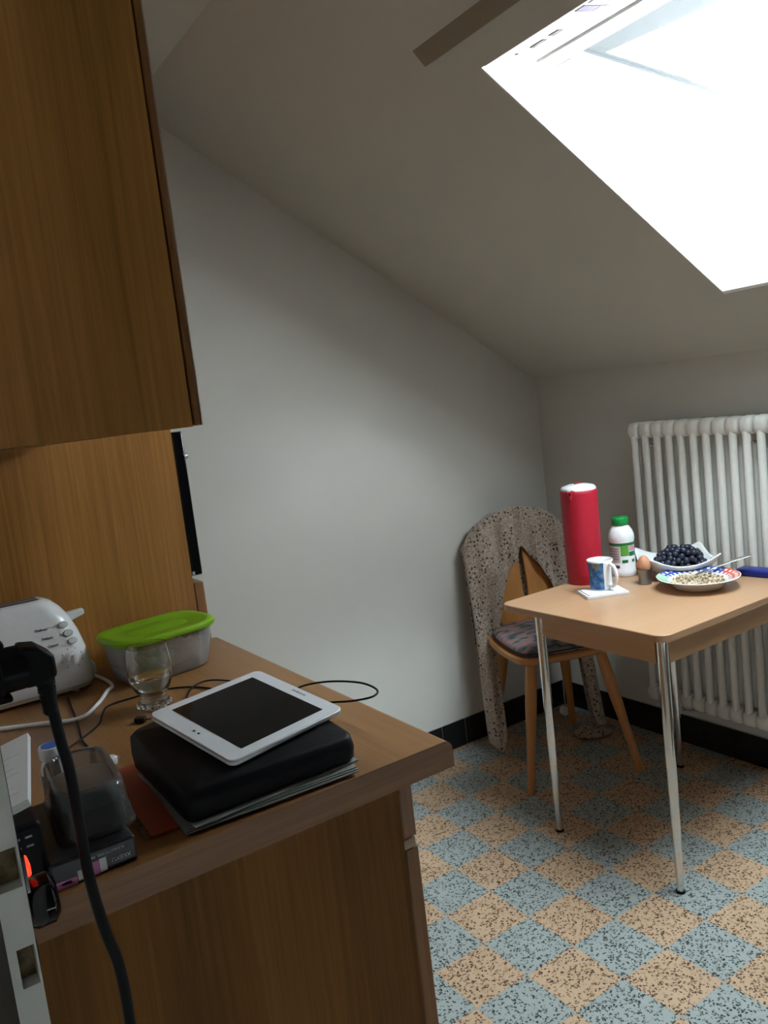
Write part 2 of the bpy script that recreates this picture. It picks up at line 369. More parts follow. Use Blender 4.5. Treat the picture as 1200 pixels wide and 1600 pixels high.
# sash
sa, ca = math.sin(R(4.5)), math.cos(R(4.5))
def sash(u0, u1, y0, y1, h0, h1):
    p0 = Vector((.176, 0, 2.111)); d = Vector((ca, 0, -sa)); n2 = Vector((sa, 0, ca))
    q = MB(); q.loft([[tuple(p0 + d * u + n2 * h + Vector((0, y, 0))) for u, h in ((u0, h0), (u1, h0), (u1, h1), (u0, h1))] for y in (y0, y1)])
    return q
ya, yb = SY0 + .02, SY1 - .02
LS = .98
sash(0, .055, ya, yb, 0, .045).build('sash_top_rail', M_LIN, wn, bevel=.003, smooth=0)
sash(LS - .06, LS, ya, yb, 0, .045).build('sash_bottom_rail', M_LIN, wn, bevel=.003, smooth=0)
for y0, y1 in ((ya, ya + .055), (yb - .055, yb)): sash(.0555, LS - .0605, y0, y1, 0, .045).build('sash_stile', M_LIN, wn, bevel=.003, smooth=0)
sash(.0556, LS - .0606, ya + .0551, yb - .0551, .020, .026).build('pane', clear('window_glass', (.96, .99, 1.0), .02, .02), wn, smooth=0)
sash(.0556, LS - .0606, yb - .0600, yb - .0551, .010, .020).build('glazing_bead', mat('bead_grey', (.5, .5, .5), .5), wn, smooth=0)

# ================================================================== KITCHEN UNITS
# tall oven housing
XD = -.696                                        # carcass front
tu = thing('tall_oven_cabinet', (XL + .002, .207, 0), 'tall oak housing unit with a built-in oven, reaching from floor to ceiling', 'cabinet')
DX = XD - XL - .002
box('side_panel', (0, 0, 0), (DX, .018, 2.30), M_OAK, tu)
box('side_panel', (0, .582, 0), (DX, .600, 2.30), M_OAK, tu)
box('back_panel', (0, .0185, .1), (.008, .5815, 2.30), M_OAK, tu)
for z in (.10, .86, 1.02, 1.385, 2.28): box('shelf', (.0085, .0185, z), (DX - .002, .5815, z + .016), M_OAK, tu)
box('plinth', (.02, .0185, 0), (DX - .05, .5815, .0995), M_OAKX, tu)
def door(name, z0, z1, parent, y0, y1, x0, th=.024):
    d = box(name, (x0, y0, z0), (x0 + th, y1, z1), M_OAKDOOR, parent, .003)
    box('edge_strip', (x0 + .003, y0 - .0008, z0 + .002), (x0 + th - .003, y0 - .0001, z1 - .002), M_OAKDOOR, d)
    return d
door('door', .11, .855, tu, .002, .598, DX + .001); door('drawer_front', .865, 1.032, tu, .002, .598, DX + .001); door('door', 1.378, 2.29, tu, .002, .598, DX + .001)
ov = thing('built_in_oven', (XL + .002 + DX, .227, 1.042), 'black glass built-in oven in the tall oak housing unit', 'oven')
box('body', (-.50, .02, 0), (-.004, .535, .31), M_BLACK, ov)
od = box('oven_door', (.0015, -.018, .006), (.026, .578, .328), M_BLACKG, ov, .003)
box('door_seal', (-.0005, -.012, .02), (.0013, .57, .32), M_STEEL, ov)
MB().tube([(.026, .06, .27), (.055, .06, .27), (.055, .50, .27), (.026, .50, .27)], .006, 10, smooth=False).build('handle', M_STEEL, ov)
box('hinge_plate', (.002, -.0195, .008), (.008, -.0182, .016), M_STEEL, ov)
box('vent_grille', (-.0005, -.012, .0005), (.0013, .57, .005), M_STEEL, ov)

# base unit and worktop
bu = thing('base_cabinet', (XL + .002, -.625, 0), 'oak base cabinet under the worktop, wide end panel showing', 'cabinet')
BD = -.738 - XL - .002; BL = .826
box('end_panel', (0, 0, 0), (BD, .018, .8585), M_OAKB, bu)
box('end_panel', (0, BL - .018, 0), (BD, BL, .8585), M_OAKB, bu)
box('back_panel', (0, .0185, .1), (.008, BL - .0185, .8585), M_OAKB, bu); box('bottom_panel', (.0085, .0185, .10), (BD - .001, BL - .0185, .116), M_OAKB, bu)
box('plinth', (.02, .0185, 0), (BD - .05, BL - .0185, .0995), M_OAKX, bu)
for k in range(2):
    y0 = .002 + k * BL / 2; y1 = y0 + BL / 2 - .004
    for nm, z0, z1 in (('door', .11, .758), ('drawer_front', .773, .855)):
        d = door(nm, z0, z1, bu, y0, y1, BD + .001)
        MB().tube([(BD + .024, (y0 + y1) / 2 - .05, z1 - .03), (BD + .045, (y0 + y1) / 2 - .05, z1 - .03), (BD + .045, (y0 + y1) / 2 + .05, z1 - .03), (BD + .024, (y0 + y1) / 2 + .05, z1 - .03)], .004, 8, smooth=False).build('handle', M_STEEL, d)
box('handle_rail', (BD + .001, .001, .7590), (BD + .020, BL - .001, .7722), M_EDGE, bu)
wt = thing('worktop', (XL + .001, -.645, .86), 'oak-look kitchen worktop with rounded front edge over the base cabinet', 'worktop')
WD = -.652 - XL - .001; prof = [(0, 0), (WD, 0)]
r = .014
for k in range(7): a = R(90 * k / 6); prof.append((WD - r + r * math.cos(a), .04 - r + r * math.sin(a)))
prof.append((0, .04))
MB().prism(prof, 'Y', .0012, .8505).build('slab', M_OAKY, wt, smooth=30)
MB().prism(prof, 'Y', 0, .0011).build('end_strip', M_OAKX, wt, smooth=30)

# wall cabinet
uc = thing('wall_cabinet', (XL + .002, -.645, 1.372), 'oak wall cabinet high above the toaster', 'cabinet')
UD = -.960 - XL - .002; UH = .92
box('end_panel', (0, 0, 0), (UD, .018, UH), M_OAK, uc); box('end_panel', (0, .817, 0), (UD, .835, UH), M_OAK, uc)
for z in (.004, .45, UH - .02): box('shelf', (.0085, .0185, z), (UD - .002, .8165, z + .016), M_OAK, uc)
box('back_panel', (0, .0185, .002), (.008, .8165, UH), M_OAK, uc)
for k in range(2):
    d = box('door', (UD + .0038, .003 + k * .418, .001), (UD + .012, .003 + k * .418 + .412, UH), M_OAKDOOR, uc, .002)
    box('front_lipping', (UD + .0122, .003 + k * .418, .001), (UD + .0134, .003 + k * .418 + .005, UH), M_EDGE, d)

ZC = .9002
# ================================================================== TOASTER
M_SLOTM = mat('toaster_slot', (.10, .09, .09), .35, .6)
to = thing('toaster', (-1.097, .128, ZC), 'white rounded two-slot toaster with dial and three buttons', 'toaster')
def toprof(k, zb):                                 # plan ring of the toaster body at height fraction
    return rrect(.268 - .0 * k, .128, .045, 6)
tb_ = MB(); rings = []
for z, wx, wy, rr_ in ((.014, .270, .122, .03), (.018, .278, .130, .034), (.045, .277, .128, .036), (.080, .268, .122, .038), (.115, .250, .113, .038), (.145, .226, .103, .036), (.165, .200, .092, .034), (.178, .174, .078, .030), (.184, .150, .064, .024)):
    rings.append(ring3(rrect(wx, wy, rr_, 6), z))
tb_.loft(rings); tb_.build('body', M_WPLAST, to, smooth=60)
MB().loft([ring3(rrect(.264, .116, .03, 6), .0075), ring3(rrect(.272, .124, .032, 6), .0138)]).build('base', M_CREAM, to)
for sx in (-1, 1):
    for sy in (-1, 1): MB().lathe([(.0001, 0), (.006, 0), (.006, .0074), (.0001, .0074)], (sx * .10, sy * .042, 0), 12).build('foot', M_CREAM, to)
MB().loft([ring3(rrect(.140, .050, .010, 4), .1842), ring3(rrect(.142, .052, .010, 4), .1856)]).build('slot_rim', M_WPLAST, to)
for sy in (-1, 1): box('slot', (-.064, sy * .0125 - .0085, .1857), (.064, sy * .0125 + .0085, .1862), M_SLOTM, to)
MB().loft([[(.116, -.008, .128), (.116, .012, .128), (.112, .012, .146), (.112, -.008, .146)], [(.146, -.007, .137), (.146, .011, .137), (.145, .011, .148), (.145, -.007, .148)]]).build('lever', M_WPLAST, to, bevel=.003)
box('crumb_tray', (.132, -.035, .020), (.145, .035, .045), M_CREAM, to, .004)
# front control panel: local frame on the sloping front
def tf(x, z):                                      # point on the toaster front at local x, z
    tab = ((.018, .065), (.045, .064), (.080, .061), (.115, .0565), (.145, .0515), (.165, .046))
    for (za, ya_), (zb_, yb_) in zip(tab, tab[1:]):
        if z <= zb_: break
    t = (z - za) / (zb_ - za); return Vector((x, -(ya_ + (yb_ - ya_) * t), z))
def tn(z):
    a = tf(0, z - .004); b_ = tf(0, z + .004); d = (b_ - a).normalized(); return Vector((1, 0, 0)).cross(d), d
n_, d_ = tn(.07)
kb = MB().lathe([(.0001, .0), (.0125, .0), (.0125, .004), (.0095, .005), (.0088, .019), (.0001, .0195)], n=24).xf(basis((1, 0, 0), d_, n_, tf(.099, .070) + n_ * .0006)).build('dial', M_WPLAST, to)
box('dial_pointer', (-.0016, -.0088, .0196), (.0016, .0088, .0215), M_CREAM, kb).matrix_local = basis((1, 0, 0), d_, n_, tf(.099, .070) + n_ * .0006)
for k in range(8):
    a = R(-60 + 42 * k); c = tf(.099, .070 + .019 * math.sin(a)); c.x += .019 * math.cos(a)
    MB().lathe([(.0001, 0), (.0011, 0), (.0011, .0008), (.0001, .0008)], n=8).xf(basis((1, 0, 0), d_, n_, c + n_ * .0003)).build('dial_mark', M_INK, to)
for (bx, bz, tx, s) in ((.094, .135, .066, 'Defrost'), (.100, .118, .074, 'Reheat'), (.105, .102, .081, 'Cancel')):
    n_, d_ = tn(bz)
    bb = MB().lathe([(.0001, 0), (.0078, 0), (.0078, .0012), (.0070, .002), (.0001, .0024)], n=24).xf(basis((1.0, 0, 0), d_ * .72, n_, tf(bx, bz) + n_ * .0004)).build('button', M_WPLAST, to)
    MB().lathe([(.0078, 0), (.0088, 0), (.0088, .0007), (.0078, .0007)], n=24).xf(basis((1.0, 0, 0), d_ * .72, n_, tf(bx, bz) + n_ * .0004)).build('button_ring', mat('ring_grey', (.30, .30, .33), .5), bb)
    text('lettering', s, .0068, M_INK, to, basis((1, 0, 0), d_, n_, tf(tx - .011, bz - .001) + n_ * .0008), .00012)
    if s != 'Cancel': MB().lathe([(.0001, 0), (.0016, 0), (.0016, .001), (.0001, .001)], n=10).xf(basis((1, 0, 0), d_, n_, tf(bx - .0135, bz) + n_ * .0003)).build('indicator', M_INK, to)
MB().tube([(.136, .02, .012), (.148, .012, .006), (.158, -.045, .0045), (.156, -.092, .0045), (.140, -.115, .0045), (.108, -.175, .0045), (.065, -.225, .0045), (.010, -.195, .0045), (-.05, -.158, .0045), (-.10, -.12, .0045), (-.14, -.10, .0045)], .0036, 10).build('power_cord', M_WPLAST, to)

# ================================================================== FOOD CONTAINER
fc = thing('food_container', (-.832, .068, ZC), 'clear plastic food box with lime green lid beside the toaster', 'container', R(9))
M_BOX = clear('clear_polypropylene', (.98, .985, .99), .2, .20)
bx = MB()
def shell(b, zs_, sizes, wallt, m_name, mm, parent, cr=.05):
    outer = [ring3(rrect(a, d, min(cr, min(a, d) / 2 - .001), 8), z) for z, (a, d) in zip(zs_, sizes)]
    inner = [ring3(rrect(a - 2 * wallt, d - 2 * wallt, min(cr, min(a, d) / 2 - .001) - wallt, 8), max(z, zs_[0] + wallt)) for z, (a, d) in zip(zs_, sizes)]
    b.loft(outer + inner[::-1]); return b.build(m_name, mm, parent, smooth=50)
shell(bx, (0, .004, .04, .082), ((.170, .126), (.178, .134), (.190, .145), (.198, .153)), .0014, 'box', M_BOX, fc)
M_LID = mat('lime_lid', (.30, .56, .025), .32)
_N, _L = M_LID.node_tree.nodes, M_LID.node_tree.links; _t = _N.new('ShaderNodeBsdfTranslucent'); _t.inputs[0].default_value = (.45, .75, .10, 1)
_m = _N.new('ShaderNodeMixShader'); _m.inputs[0].default_value = .35; _L.new(_N['Principled BSDF'].outputs[0], _m.inputs[1]); _L.new(_t.outputs[0], _m.inputs[2]); _L.new(_m.outputs[0], _N['Material Output'].inputs[0])
ld = MB(); ld.loft([ring3(rrect(.212, .166, .056, 8), .080), ring3(rrect(.216, .170, .058, 8), .083), ring3(rrect(.216, .170, .058, 8), .089), ring3(rrect(.208, .162, .055, 8), .0925), ring3(rrect(.186, .140, .048, 8), .0915), ring3(rrect(.176, .130, .045, 8), .0890)])
lo = ld.build('lid', M_LID, fc, smooth=50)
MB().loft([ring3(rrect(.120, .078, .030, 6), .0891), ring3(rrect(.112, .070, .028, 6), .0905)]).build('lid_panel', M_LID, lo)
# food inside
M_LEAF = noise_mat('salad_leaf', [(.3, (.22, .34, .08)), (.5, (.55, .66, .28)), (.7, (.82, .85, .60))], 40, .6)
M_DLEAF = noise_mat('dark_leaf', [(.3, (.015, .03, .012)), (.7, (.07, .10, .035))], 40, .6)
M_HAM = noise_mat('pink_filling', [(.3, (.75, .46, .34)), (.7, (.90, .70, .56))], 30, .6)
def leaf(name, c, sx, sy, amp, m, label, seed, tilt=(0, 0)):
    def fn(u, v):
        a = 2 * math.pi * u; rr0 = v * (1 + .13 * math.sin(7 * a + seed)); x = sx * rr0 * math.cos(a); y = sy * rr0 * math.sin(a)
        z = amp * (noise.noise(Vector((x * 40 + seed, y * 40, seed))) + .5 * math.sin(9 * a + seed) * v * v) + tilt[0] * x + tilt[1] * y
        return (x, y, z)
    o = MB().grid(fn, 40, 8).build(name, m, None, smooth=80, solid=.0009); o.location = c; o.rotation_euler[2] = R(9)
    return tag(o, label, 'food')
leaf('lettuce_leaf', (-.858, .026, .940), .042, .026, .006, M_LEAF, 'pale frilly lettuce leaf against the front of the food box', 1, (0, .9))
leaf('lettuce_leaf', (-.778, .060, .9655), .030, .040, .006, M_DLEAF, 'dark green leaf under the lid of the food box', 5)
sd = MB(); sd.loft([ring3(rrect(.075, .085, .02, 5), 0), ring3(rrect(.080, .090, .022, 5), .02), ring3(rrect(.074, .084, .02, 5), .042)])
o = sd.build('sandwich', M_HAM, smooth=50); o.location = (-.789, .074, .9042); o.rotation_euler[2] = R(14); tag(o, 'pink ham sandwich seen through the clear food box', 'food')
leaf('lettuce_leaf', (-.884, .096, .944), .026, .028, .008, M_LEAF, 'large lettuce leaf filling the toaster side of the food box', 9, (-.5, .4))

# ================================================================== GLASS OF WATER
gl = thing('drinking_glass', (-.914, -.140, ZC), 'clear tumbler with beaded foot, half full of water', 'glass')
M_GLASS = mat('clear_glass', (.97, .985, .98), .02, 0, .5, 1., 1.45); M_WATER = mat('water', (.97, .99, 1.), .0, 0, .5, 1., 1.33)
go = [(.0001, 0), (.021, 0), (.025, .004), (.0255, .012), (.021, .018), (.0215, .022), (.031, .036), (.0375, .055), (.0385, .075), (.036, .098), (.034, .112)]
gi = [(.0325, .112), (.0345, .098), (.0369, .075), (.0358, .055), (.029, .037), (.017, .026), (.0001, .025)]
MB().lathe(go + gi, n=40).build('body', M_GLASS, gl, smooth=60)
bead = None
for k in range(14):
    a = 2 * math.pi * k / 14
    if bead is None:
        bead = MB().lathe([(.0001, -.0048)] + [(.0048 * math.sin(R(t)), -.0048 * math.cos(R(t))) for t in range(30, 180, 30)] + [(.0001, .0048)], n=10).build('bead', M_GLASS, gl, smooth=80); q = bead
    else: q = copy(bead, gl)
    q.location = (.0265 * math.cos(a), .0265 * math.sin(a), .0075)
MB().lathe([(.0001, .0255), (.0165, .0265), (.0286, .0374), (.0348, .053), (.0352, .0560), (.0001, .0560)], n=40).build('water', M_WATER, gl, smooth=60)

# ================================================================== PAPERS, BAG, TABLET
M_ORANGE = mat('orange_card', (.30, .045, .015), .5)
fo = thing('ring_binder_booklet', (-1.0, -.485, ZC), 'orange spiral booklet under the grey papers and black bag', 'booklet', R(-2))
box('cover', (-.062, -.115, 0), (.10, .115, .004), M_ORANGE, fo, .001)
for k in range(16): MB().tube([(-.066 + .004 * math.cos(t), -.11 + k * .0146, .0040 + .0032 * math.sin(t)) for t in [2 * math.pi * i / 10 for i in range(11)]], .0006, 6, smooth=False, cap=False).build('ring', M_PEWTER, fo)
pp = thing('magazine', (-.910, -.520, ZC + .0046), 'grey magazine lying under the black bag', 'magazine', R(-3))
for k in range(3): box('page', (-.118 + k * .002, -.116 + k * .003, k * .0016), (.114, .10, k * .0016 + .0012), M_GREYPAPER, pp)
pq = thing('brochure', (-.914, -.520, ZC + .0096), 'pale grey brochure with a blue corner directly under the black bag', 'brochure', R(2))
box('sheet', (-.112, -.108, 0), (.118, .10, .002), mat('pale_brochure', (.26, .27, .25), .5), pq)
box('print', (.085, -.104, .0021), (.114, -.02, .0024), mat('brochure_blue', (.10, .30, .55), .5), pq)
# bag: soft black pouch, higher at the back
bg_ = MB(); ZB = ZC + .0122
bxl, bxr, byn, byf = -1.030, -.793, -.626, -.330
def bagz(x, y):
    t = (y - byn) / (byf - byn); s_ = (x - bxl) / (bxr - bxl)
    return .039 + .028 * min(t / .55, 1) - .012 * max(0, (t - .62) / .38) ** 1.5 - .004 * s_
rings = []
NB = 48
def bagring(h, inset):
    out = []
    for i, (x, y) in enumerate(rrect(bxr - bxl - 2 * inset, byf - byn - 2 * inset, .016 - min(inset, .006), 11, ((bxl + bxr) / 2, (byn + byf) / 2))):
        zz_ = bagz(x, y); y = byn + (y - byn) * (.73 + .29 * (x - bxl) / (bxr - bxl))
        w_ = .003 * noise.noise(Vector((x * 30, y * 30, h * 20)))
        out.append((x + w_, y + w_ * .7, ZB + max(zz_ * h + (.004 * noise.noise(Vector((x * 25, y * 25, 3)))) * (h > .3), .0005) if h > 0 else ZB))
    return out
bg_.loft([bagring(0, .005), bagring(.12, .0), bagring(.55, -.002), bagring(.93, .001), bagring(1.0, .007)], cap=False)
bo = thing('black_bag', (0, 0, 0), 'soft black pouch lying on papers with a tablet on it', 'bag')
bm_b = MB(); bm_b.v = bg_.v; bm_b.f = bg_.f
n0 = len(bg_.v) // 5
# top closed with a fan around the centre
cx, cy = (bxl + bxr) / 2, (byn + byf) / 2
bm_b.v.append((cx, cy, ZB + bagz(cx, cy))); ci = len(bm_b.v) - 1; base_i = 4 * n0
for i in range(n0): bm_b.f.append((base_i + i, base_i + (i + 1) % n0, ci))
bm_b.v.append((cx, cy, ZB)); ci = len(bm_b.v) - 1
for i in range(n0): bm_b.f.append((i, ci, (i + 1) % n0))
M_BAG = noise_mat('black_nylon', [(.3, (.004, .004, .005)), (.7, (.010, .010, .012))], 18, .5, bump=.6)
M_BAG.node_tree.nodes['Principled BSDF'].inputs['Specular IOR Level'].default_value = .12
bm_b.build('pouch', M_BAG, bo, smooth=70)
MB().tube([(-1.005, -.603, ZB + .018), (-.95, -.604, ZB + .022), (-.87, -.605, ZB + .019), (-.80, -.606, ZB + .018)], .0016, 8).build('zip', M_RUBBER, bo)
# tablet
A = Vector((-.994, -.442, .9845)); B = Vector((-.816, -.385, .9845)); C_ = Vector((-.782, -.575, .955)); D = Vector((-.971, -.610, .955))
ctr = (A + B + C_ + D) / 4 + Vector((0, 0, .0015)); ax = ((B - A) + (C_ - D)).normalized(); ay = ((A - D) + (B - C_)); ay = (ay - ax * ay.dot(ax)).normalized(); az = ax.cross(ay)
TW, TH = .193, .186
tl = thing('tablet', ctr, 'white tablet with a dark screen lying on the black bag', 'tablet')
tl.matrix_world = basis(ax, ay, az, ctr)
MB().loft([ring3(rrect(TW - .004, TH - .004, .010, 6), 0), ring3(rrect(TW, TH, .012, 6), .002), ring3(rrect(TW, TH, .012, 6), .0065), ring3(rrect(TW - .003, TH - .003, .0105, 6), .0085)]).build('body', mat('tablet_white', (.80, .82, .86), .25), tl, smooth=50)
MB().loft([ring3(rrect(TW - .002, TH - .002, .011, 6), .0058), ring3(rrect(TW + .0006, TH + .0006, .0123, 6), .0062), ring3(rrect(TW + .0006, TH + .0006, .0123, 6), .0072), ring3(rrect(TW - .002, TH - .002, .011, 6), .0076)], cap=False).build('silver_rim', M_STEEL, tl)
box('screen', (-TW / 2 + .028, -TH / 2 + .018, .0086), (TW / 2 - .024, TH / 2 - .016, .0089), mat('screen_glass', (.010, .010, .011), .04), tl)
text('lettering', 'SAMSUNG', .0062, mat('logo_grey', (.25, .28, .33), .4), tl, basis((0, -1, 0), (1, 0, 0), (0, 0, 1), (TW / 2 - .0115, -.012, .0088)))
for y_ in (-.004, .006): MB().lathe([(.0001, 0), (.0018, 0), (.0018, .0004), (.0001, .0004)], (-TW / 2 + .0145, y_, .0086), 12).build('sensor', M_BLACK, tl)

# ================================================================== CABLES ON THE WORKTOP
def cable(name, pts, r, m, label): return tag(MB().tube(pts, r, 8).build(name, m, smooth=80), label, 'cable')
zc_ = ZC + .0018
cable('charging_cable', [(-1.02, .050, zc_), (-1.030, -.03, zc_), (-1.040, -.115, zc_), (-1.052, -.20, zc_), (-1.050, -.27, zc_), (-1.036, -.306, zc_)], .0016, M_RUBBER, 'black cable running from the toaster to the black bag')
cable('charging_cable', [(-1.110, -.24, zc_), (-1.075, -.215, zc_), (-1.019, -.165, zc_ + .0036), (-.995, -.10, zc_), (-.975, -.066, zc_), (-.93, -.060, zc_), (-.875, -.066, zc_), (-.83, -.10, zc_), (-.80, -.17, zc_), (-.79, -.25, zc_), (-.80, -.308, zc_)], .0016, M_RUBBER, 'black cable winding around the back of the drinking glass')
cable('charging_cable', [(-.885, -.300, zc_), (-.880, -.22, zc_), (-.862, -.155, zc_), (-.835, -.112, zc_ + .0036), (-.800, -.100, zc_ + .0036), (-.768, -.130, zc_), (-.748, -.20, zc_), (-.750, -.27, zc_), (-.765, -.32, zc_)], .0016, M_RUBBER, 'black cable loop lying behind the tablet')
cable('charging_cable', [(-.786, -.40, .938), (-.755, -.395, .948), (-.715, -.415, .950), (-.684, -.462, .950), (-.682, -.508, .949), (-.700, -.526, .948), (-.728, -.512, .946), (-.755, -.470, .940), (-.786, -.440, .930)], .0016, M_RUBBER, 'black cable loop standing out beyond the worktop side of the bag')
us = thing('usb_plug', (-.957, -.196, ZC), 'small black USB plug lying in front of the drinking glass', 'plug', R(48))
box('shell', (-.006, -.009, .0005), (.006, .009, .009), M_BLACK, us, .0015); box('contact', (-.003, .0092, .003), (.003, .0125, .0062), M_STEEL, us)
MB().tube([(0, -.009, .0045), (.004, -.03, .004), (.004, -.06, .004), (-.004, -.105, .003)], .0014, 8).build('cord', mat('dark_red_cord', (.06, .008, .01), .5), us)
wp = thing('white_plug', (-1.045, -.335, ZC), 'small white charger plug at the corner of the black bag', 'plug', R(20))
MB().loft([ring3(rrect(.022, .012, .003, 4), .0), ring3(rrect(.024, .014, .004, 4), .002), ring3(rrect(.024, .014, .004, 4), .010), ring3(rrect(.02, .010, .003, 4), .0125)]).build('shell', M_WPLAST, wp)
box('contact', (.0122, -.004, .004), (.017, .004, .008), M_STEEL, wp)

# ================================================================== CLUTTER IN THE NEAR CORNER
# black cardboard box with pink label, clear tub standing on it
M_BCARD = mat('black_card', (.010, .010, .012), .35); M_PINK = mat('pink_label', (.50, .16, .38), .5)
bk = thing('printed_box', (-1.137, -.545, ZC), 'flat black cardboard box with pink price label and white lettering', 'box')
box('carton', (-.046, -.087, 0), (.046, .087, .030), M_BCARD, bk, .003)
for (x0, x1, z0, z1, m, nm) in ((-.044, -.020, .001, .009, M_PINK, 'pink_label'), (-.019, -.013, .003, .014, M_PAPER, 'price_tag'), (-.011, .004, .002, .017, M_PINK, 'pink_label'), (.0045, .012, .003, .018, M_PAPER, 'price_tag'), (-.036, -.026, .004, .0075, M_PAPER, 'price_tag')):
    box(nm, (x0, -.0878, z0), (x1, -.0872, z1), m, bk)
M_LET = mat('pale_lettering', (.55, .58, .62), .5)
text('lettering', 'RUHRSCHUSSEL MIT 1', .0042, M_LET, bk, basis((-1, 0, 0), (0, 0, -1), (0, -1, 0), (.012, -.0877, .0225)))
text('lettering', 'XKEXU', .0065, M_LET, bk, basis((-1, 0, 0), (0, 0, -1), (0, -1, 0), (.028, -.0877, .0115)))
M_TUB = clear('clear_tub', (.80, .81, .83), .08, .06)
tu2 = thing('plastic_tub', (-1.117, -.530, ZC + .0305), 'clear upturned plastic tub with rounded corners on the black box', 'tub', R(-4))
def tubring(a, d, z, r_=.026): return ring3(rrect(a, d, r_, 7), z)
MB().loft([tubring(.088, .160, 0), tubring(.088, .160, .004), tubring(.084, .156, .006), tubring(.083, .155, .016), tubring(.080, .152, .018), tubring(.076, .148, .048), tubring(.070, .142, .053), tubring(.062, .134, .0535), tubring(.060, .132, .0515), tubring(.0001, .05, .0515, .00002)], cap=False).build('shell', M_TUB, tu2, smooth=50)
MB().loft([tubring(.072, .144, .001), tubring(.068, .140, .030), tubring(.060, .120, .033)]).build('dark_filling', mat('dark_filling', (.008, .010, .012), .3), tu2, smooth=50)
# bottle with blue top
bt = thing('pill_bottle', (-1.128, -.405, ZC), 'small white bottle with a blue printed cap and blue label', 'bottle')
MB().lathe([(.0001, 0), (.0165, 0), (.0175, .002), (.0175, .050), (.015, .058), (.0135, .060), (.0135, .064)], n=28).build('body', M_WPLAST, bt)
MB().lathe([(.0178, .010), (.0178, .044)], n=28).build('label', mat('bottle_blue', (.06, .22, .34), .5), bt)
cp = MB().lathe([(.0140, .0645), (.0165, .0650), (.0165, .078), (.0155, .080), (.0001, .0802)], n=28).build('cap', M_WPLAST, bt)
MB().lathe([(.0001, .0804), (.0125, .0804), (.0125, .0809), (.0001, .0809)], n=28).build('cap_print', mat('cap_blue', (.03, .12, .45), .4), cp)
# black radio-like box and note pad
dv = thing('black_device', (-1.216, -.530, ZC), 'black box-shaped appliance with small metal keys beside the clear tub', 'device')
box('housing', (-.036, -.085, 0), (.036, .095, .076), M_BLACK, dv, .006, 3)
for k in range(4): box('key', (.006 + (k % 2) * .012, -.0865, .052 + (k // 2) * .010), (.013 + (k % 2) * .012, -.0852, .054 + (k // 2) * .010), M_PEWTER, dv)
np_ = thing('note_pad', (-1.206, -.535, ZC + .0975), 'stack of white notepaper leaning on the black appliance', 'paper')
np_.rotation_euler = (R(10), R(-16), R(-14))
for k in range(6): box('sheet', (-.036 + k * .0004, -.075 + k * .0006, k * .0013), (.036, .075, k * .0013 + .0011), M_PAPER, np_)
for k in range(7): box('print_line', (-.028, -.050 + k * .014, .0077), (.026 - (k % 3) * .006, -.0492 + k * .014, .0078), mat('faint_ink', (.48, .48, .54), .7), np_)
box('pencil_line', (-.034, -.0635, .0077), (.014, -.0615, .0079), M_INK, np_)
rb = tag(box('red_folder', (-1.255, -.418, ZC), (-1.222, -.405, ZC + .10), mat('red_card', (.45, .06, .03), .5), None, .001), 'red card folder standing behind the black appliance', 'folder')
ph = tag(box('black_wallet', (-1.250, -.335, ZC), (-1.205, -.315, ZC + .075), M_BLACK, None, .004), 'black case standing upright behind the red folder', 'case')

# power strip on the left wall with angled plug
ps = thing('power_strip', (XL + .001, -.80, .975), 'black power strip with glowing red switch on the wall', 'power strip')
MB().loft([ring3(rrect(.030, .050, .010, 5, (.015, 0)), 0), ring3(rrect(.036, .054, .012, 5, (.018, 0)), .008), ring3(rrect(.036, .054, .012, 5, (.018, 0)), .262), ring3(rrect(.030, .050, .010, 5, (.015, 0)), .27)]).build('housing', M_BLACK, ps, smooth=50)
box('switch', (.0362, -.010, .040), (.0425, .010, .052), mat('lit_red_switch', (.6, .02, .01), .3, emit=(1, .03, .01), es=2.5), ps, .002)
box('switch_frame', (.0361, -.016, .030), (.0385, .016, .062), M_BLACKG, ps)
MB().lathe([(.0001, 0), (.019, 0), (.0215, .004), (.0215, .018), (.016, .023), (.0001, .024)], n=28).xf(basis((0, 1, 0), (0, 0, 1), (1, 0, 0), (.0362, 0, .012))).build('end_cap', M_BLACKG, ps)
MB().tube([(.030, 0, .001), (.034, 0, -.03), (.030, .004, -.07), (.020, .01, -.13), (.012, .02, -.25), (.010, .02, -.5)], .0042, 10).build('supply_cord', M_RUBBER, ps)
pg = thing('angled_plug', (XL + .0375, -.80, 1.190), 'black angled mains plug with thick cord stuck in the power strip', 'plug')
Xm = basis((0, 1, 0), (0, 0, 1), (1, 0, 0), (0, 0, 0))
MB().lathe([(.0001, .0), (.0225, .0), (.0235, .002), (.0235, .009), (.019, .0105), (.0185, .030), (.0001, .0305)], n=28).xf(Xm).build('plug_body', M_BLACK, pg)
for s in (-1, 1): box('grip_ridge', (.002, -.009, s * .0225 - .003), (.016, .009, s * .0225 + .003), M_BLACK, pg, .002)
MB().prism([(.026, -.0165), (.043, -.0165), (.052, -.012), (.052, .006), (.040, .0165), (.026, .019)], 'Y', -.0145, .0145).build('angled_head', M_BLACK, pg, bevel=.003, smooth=30)
bo_ = MB()
for k in range(5): bo_.lathe([(.0078 - k * .0004, -.0165 - k * .006), (.0078 - k * .0004, -.0205 - k * .006), (.0064 - k * .0004, -.0207 - k * .006), (.0064 - k * .0004, -.0225 - k * .006)], (.0435, 0, 0), 16)
bo_.build('strain_relief', M_RUBBER, pg)
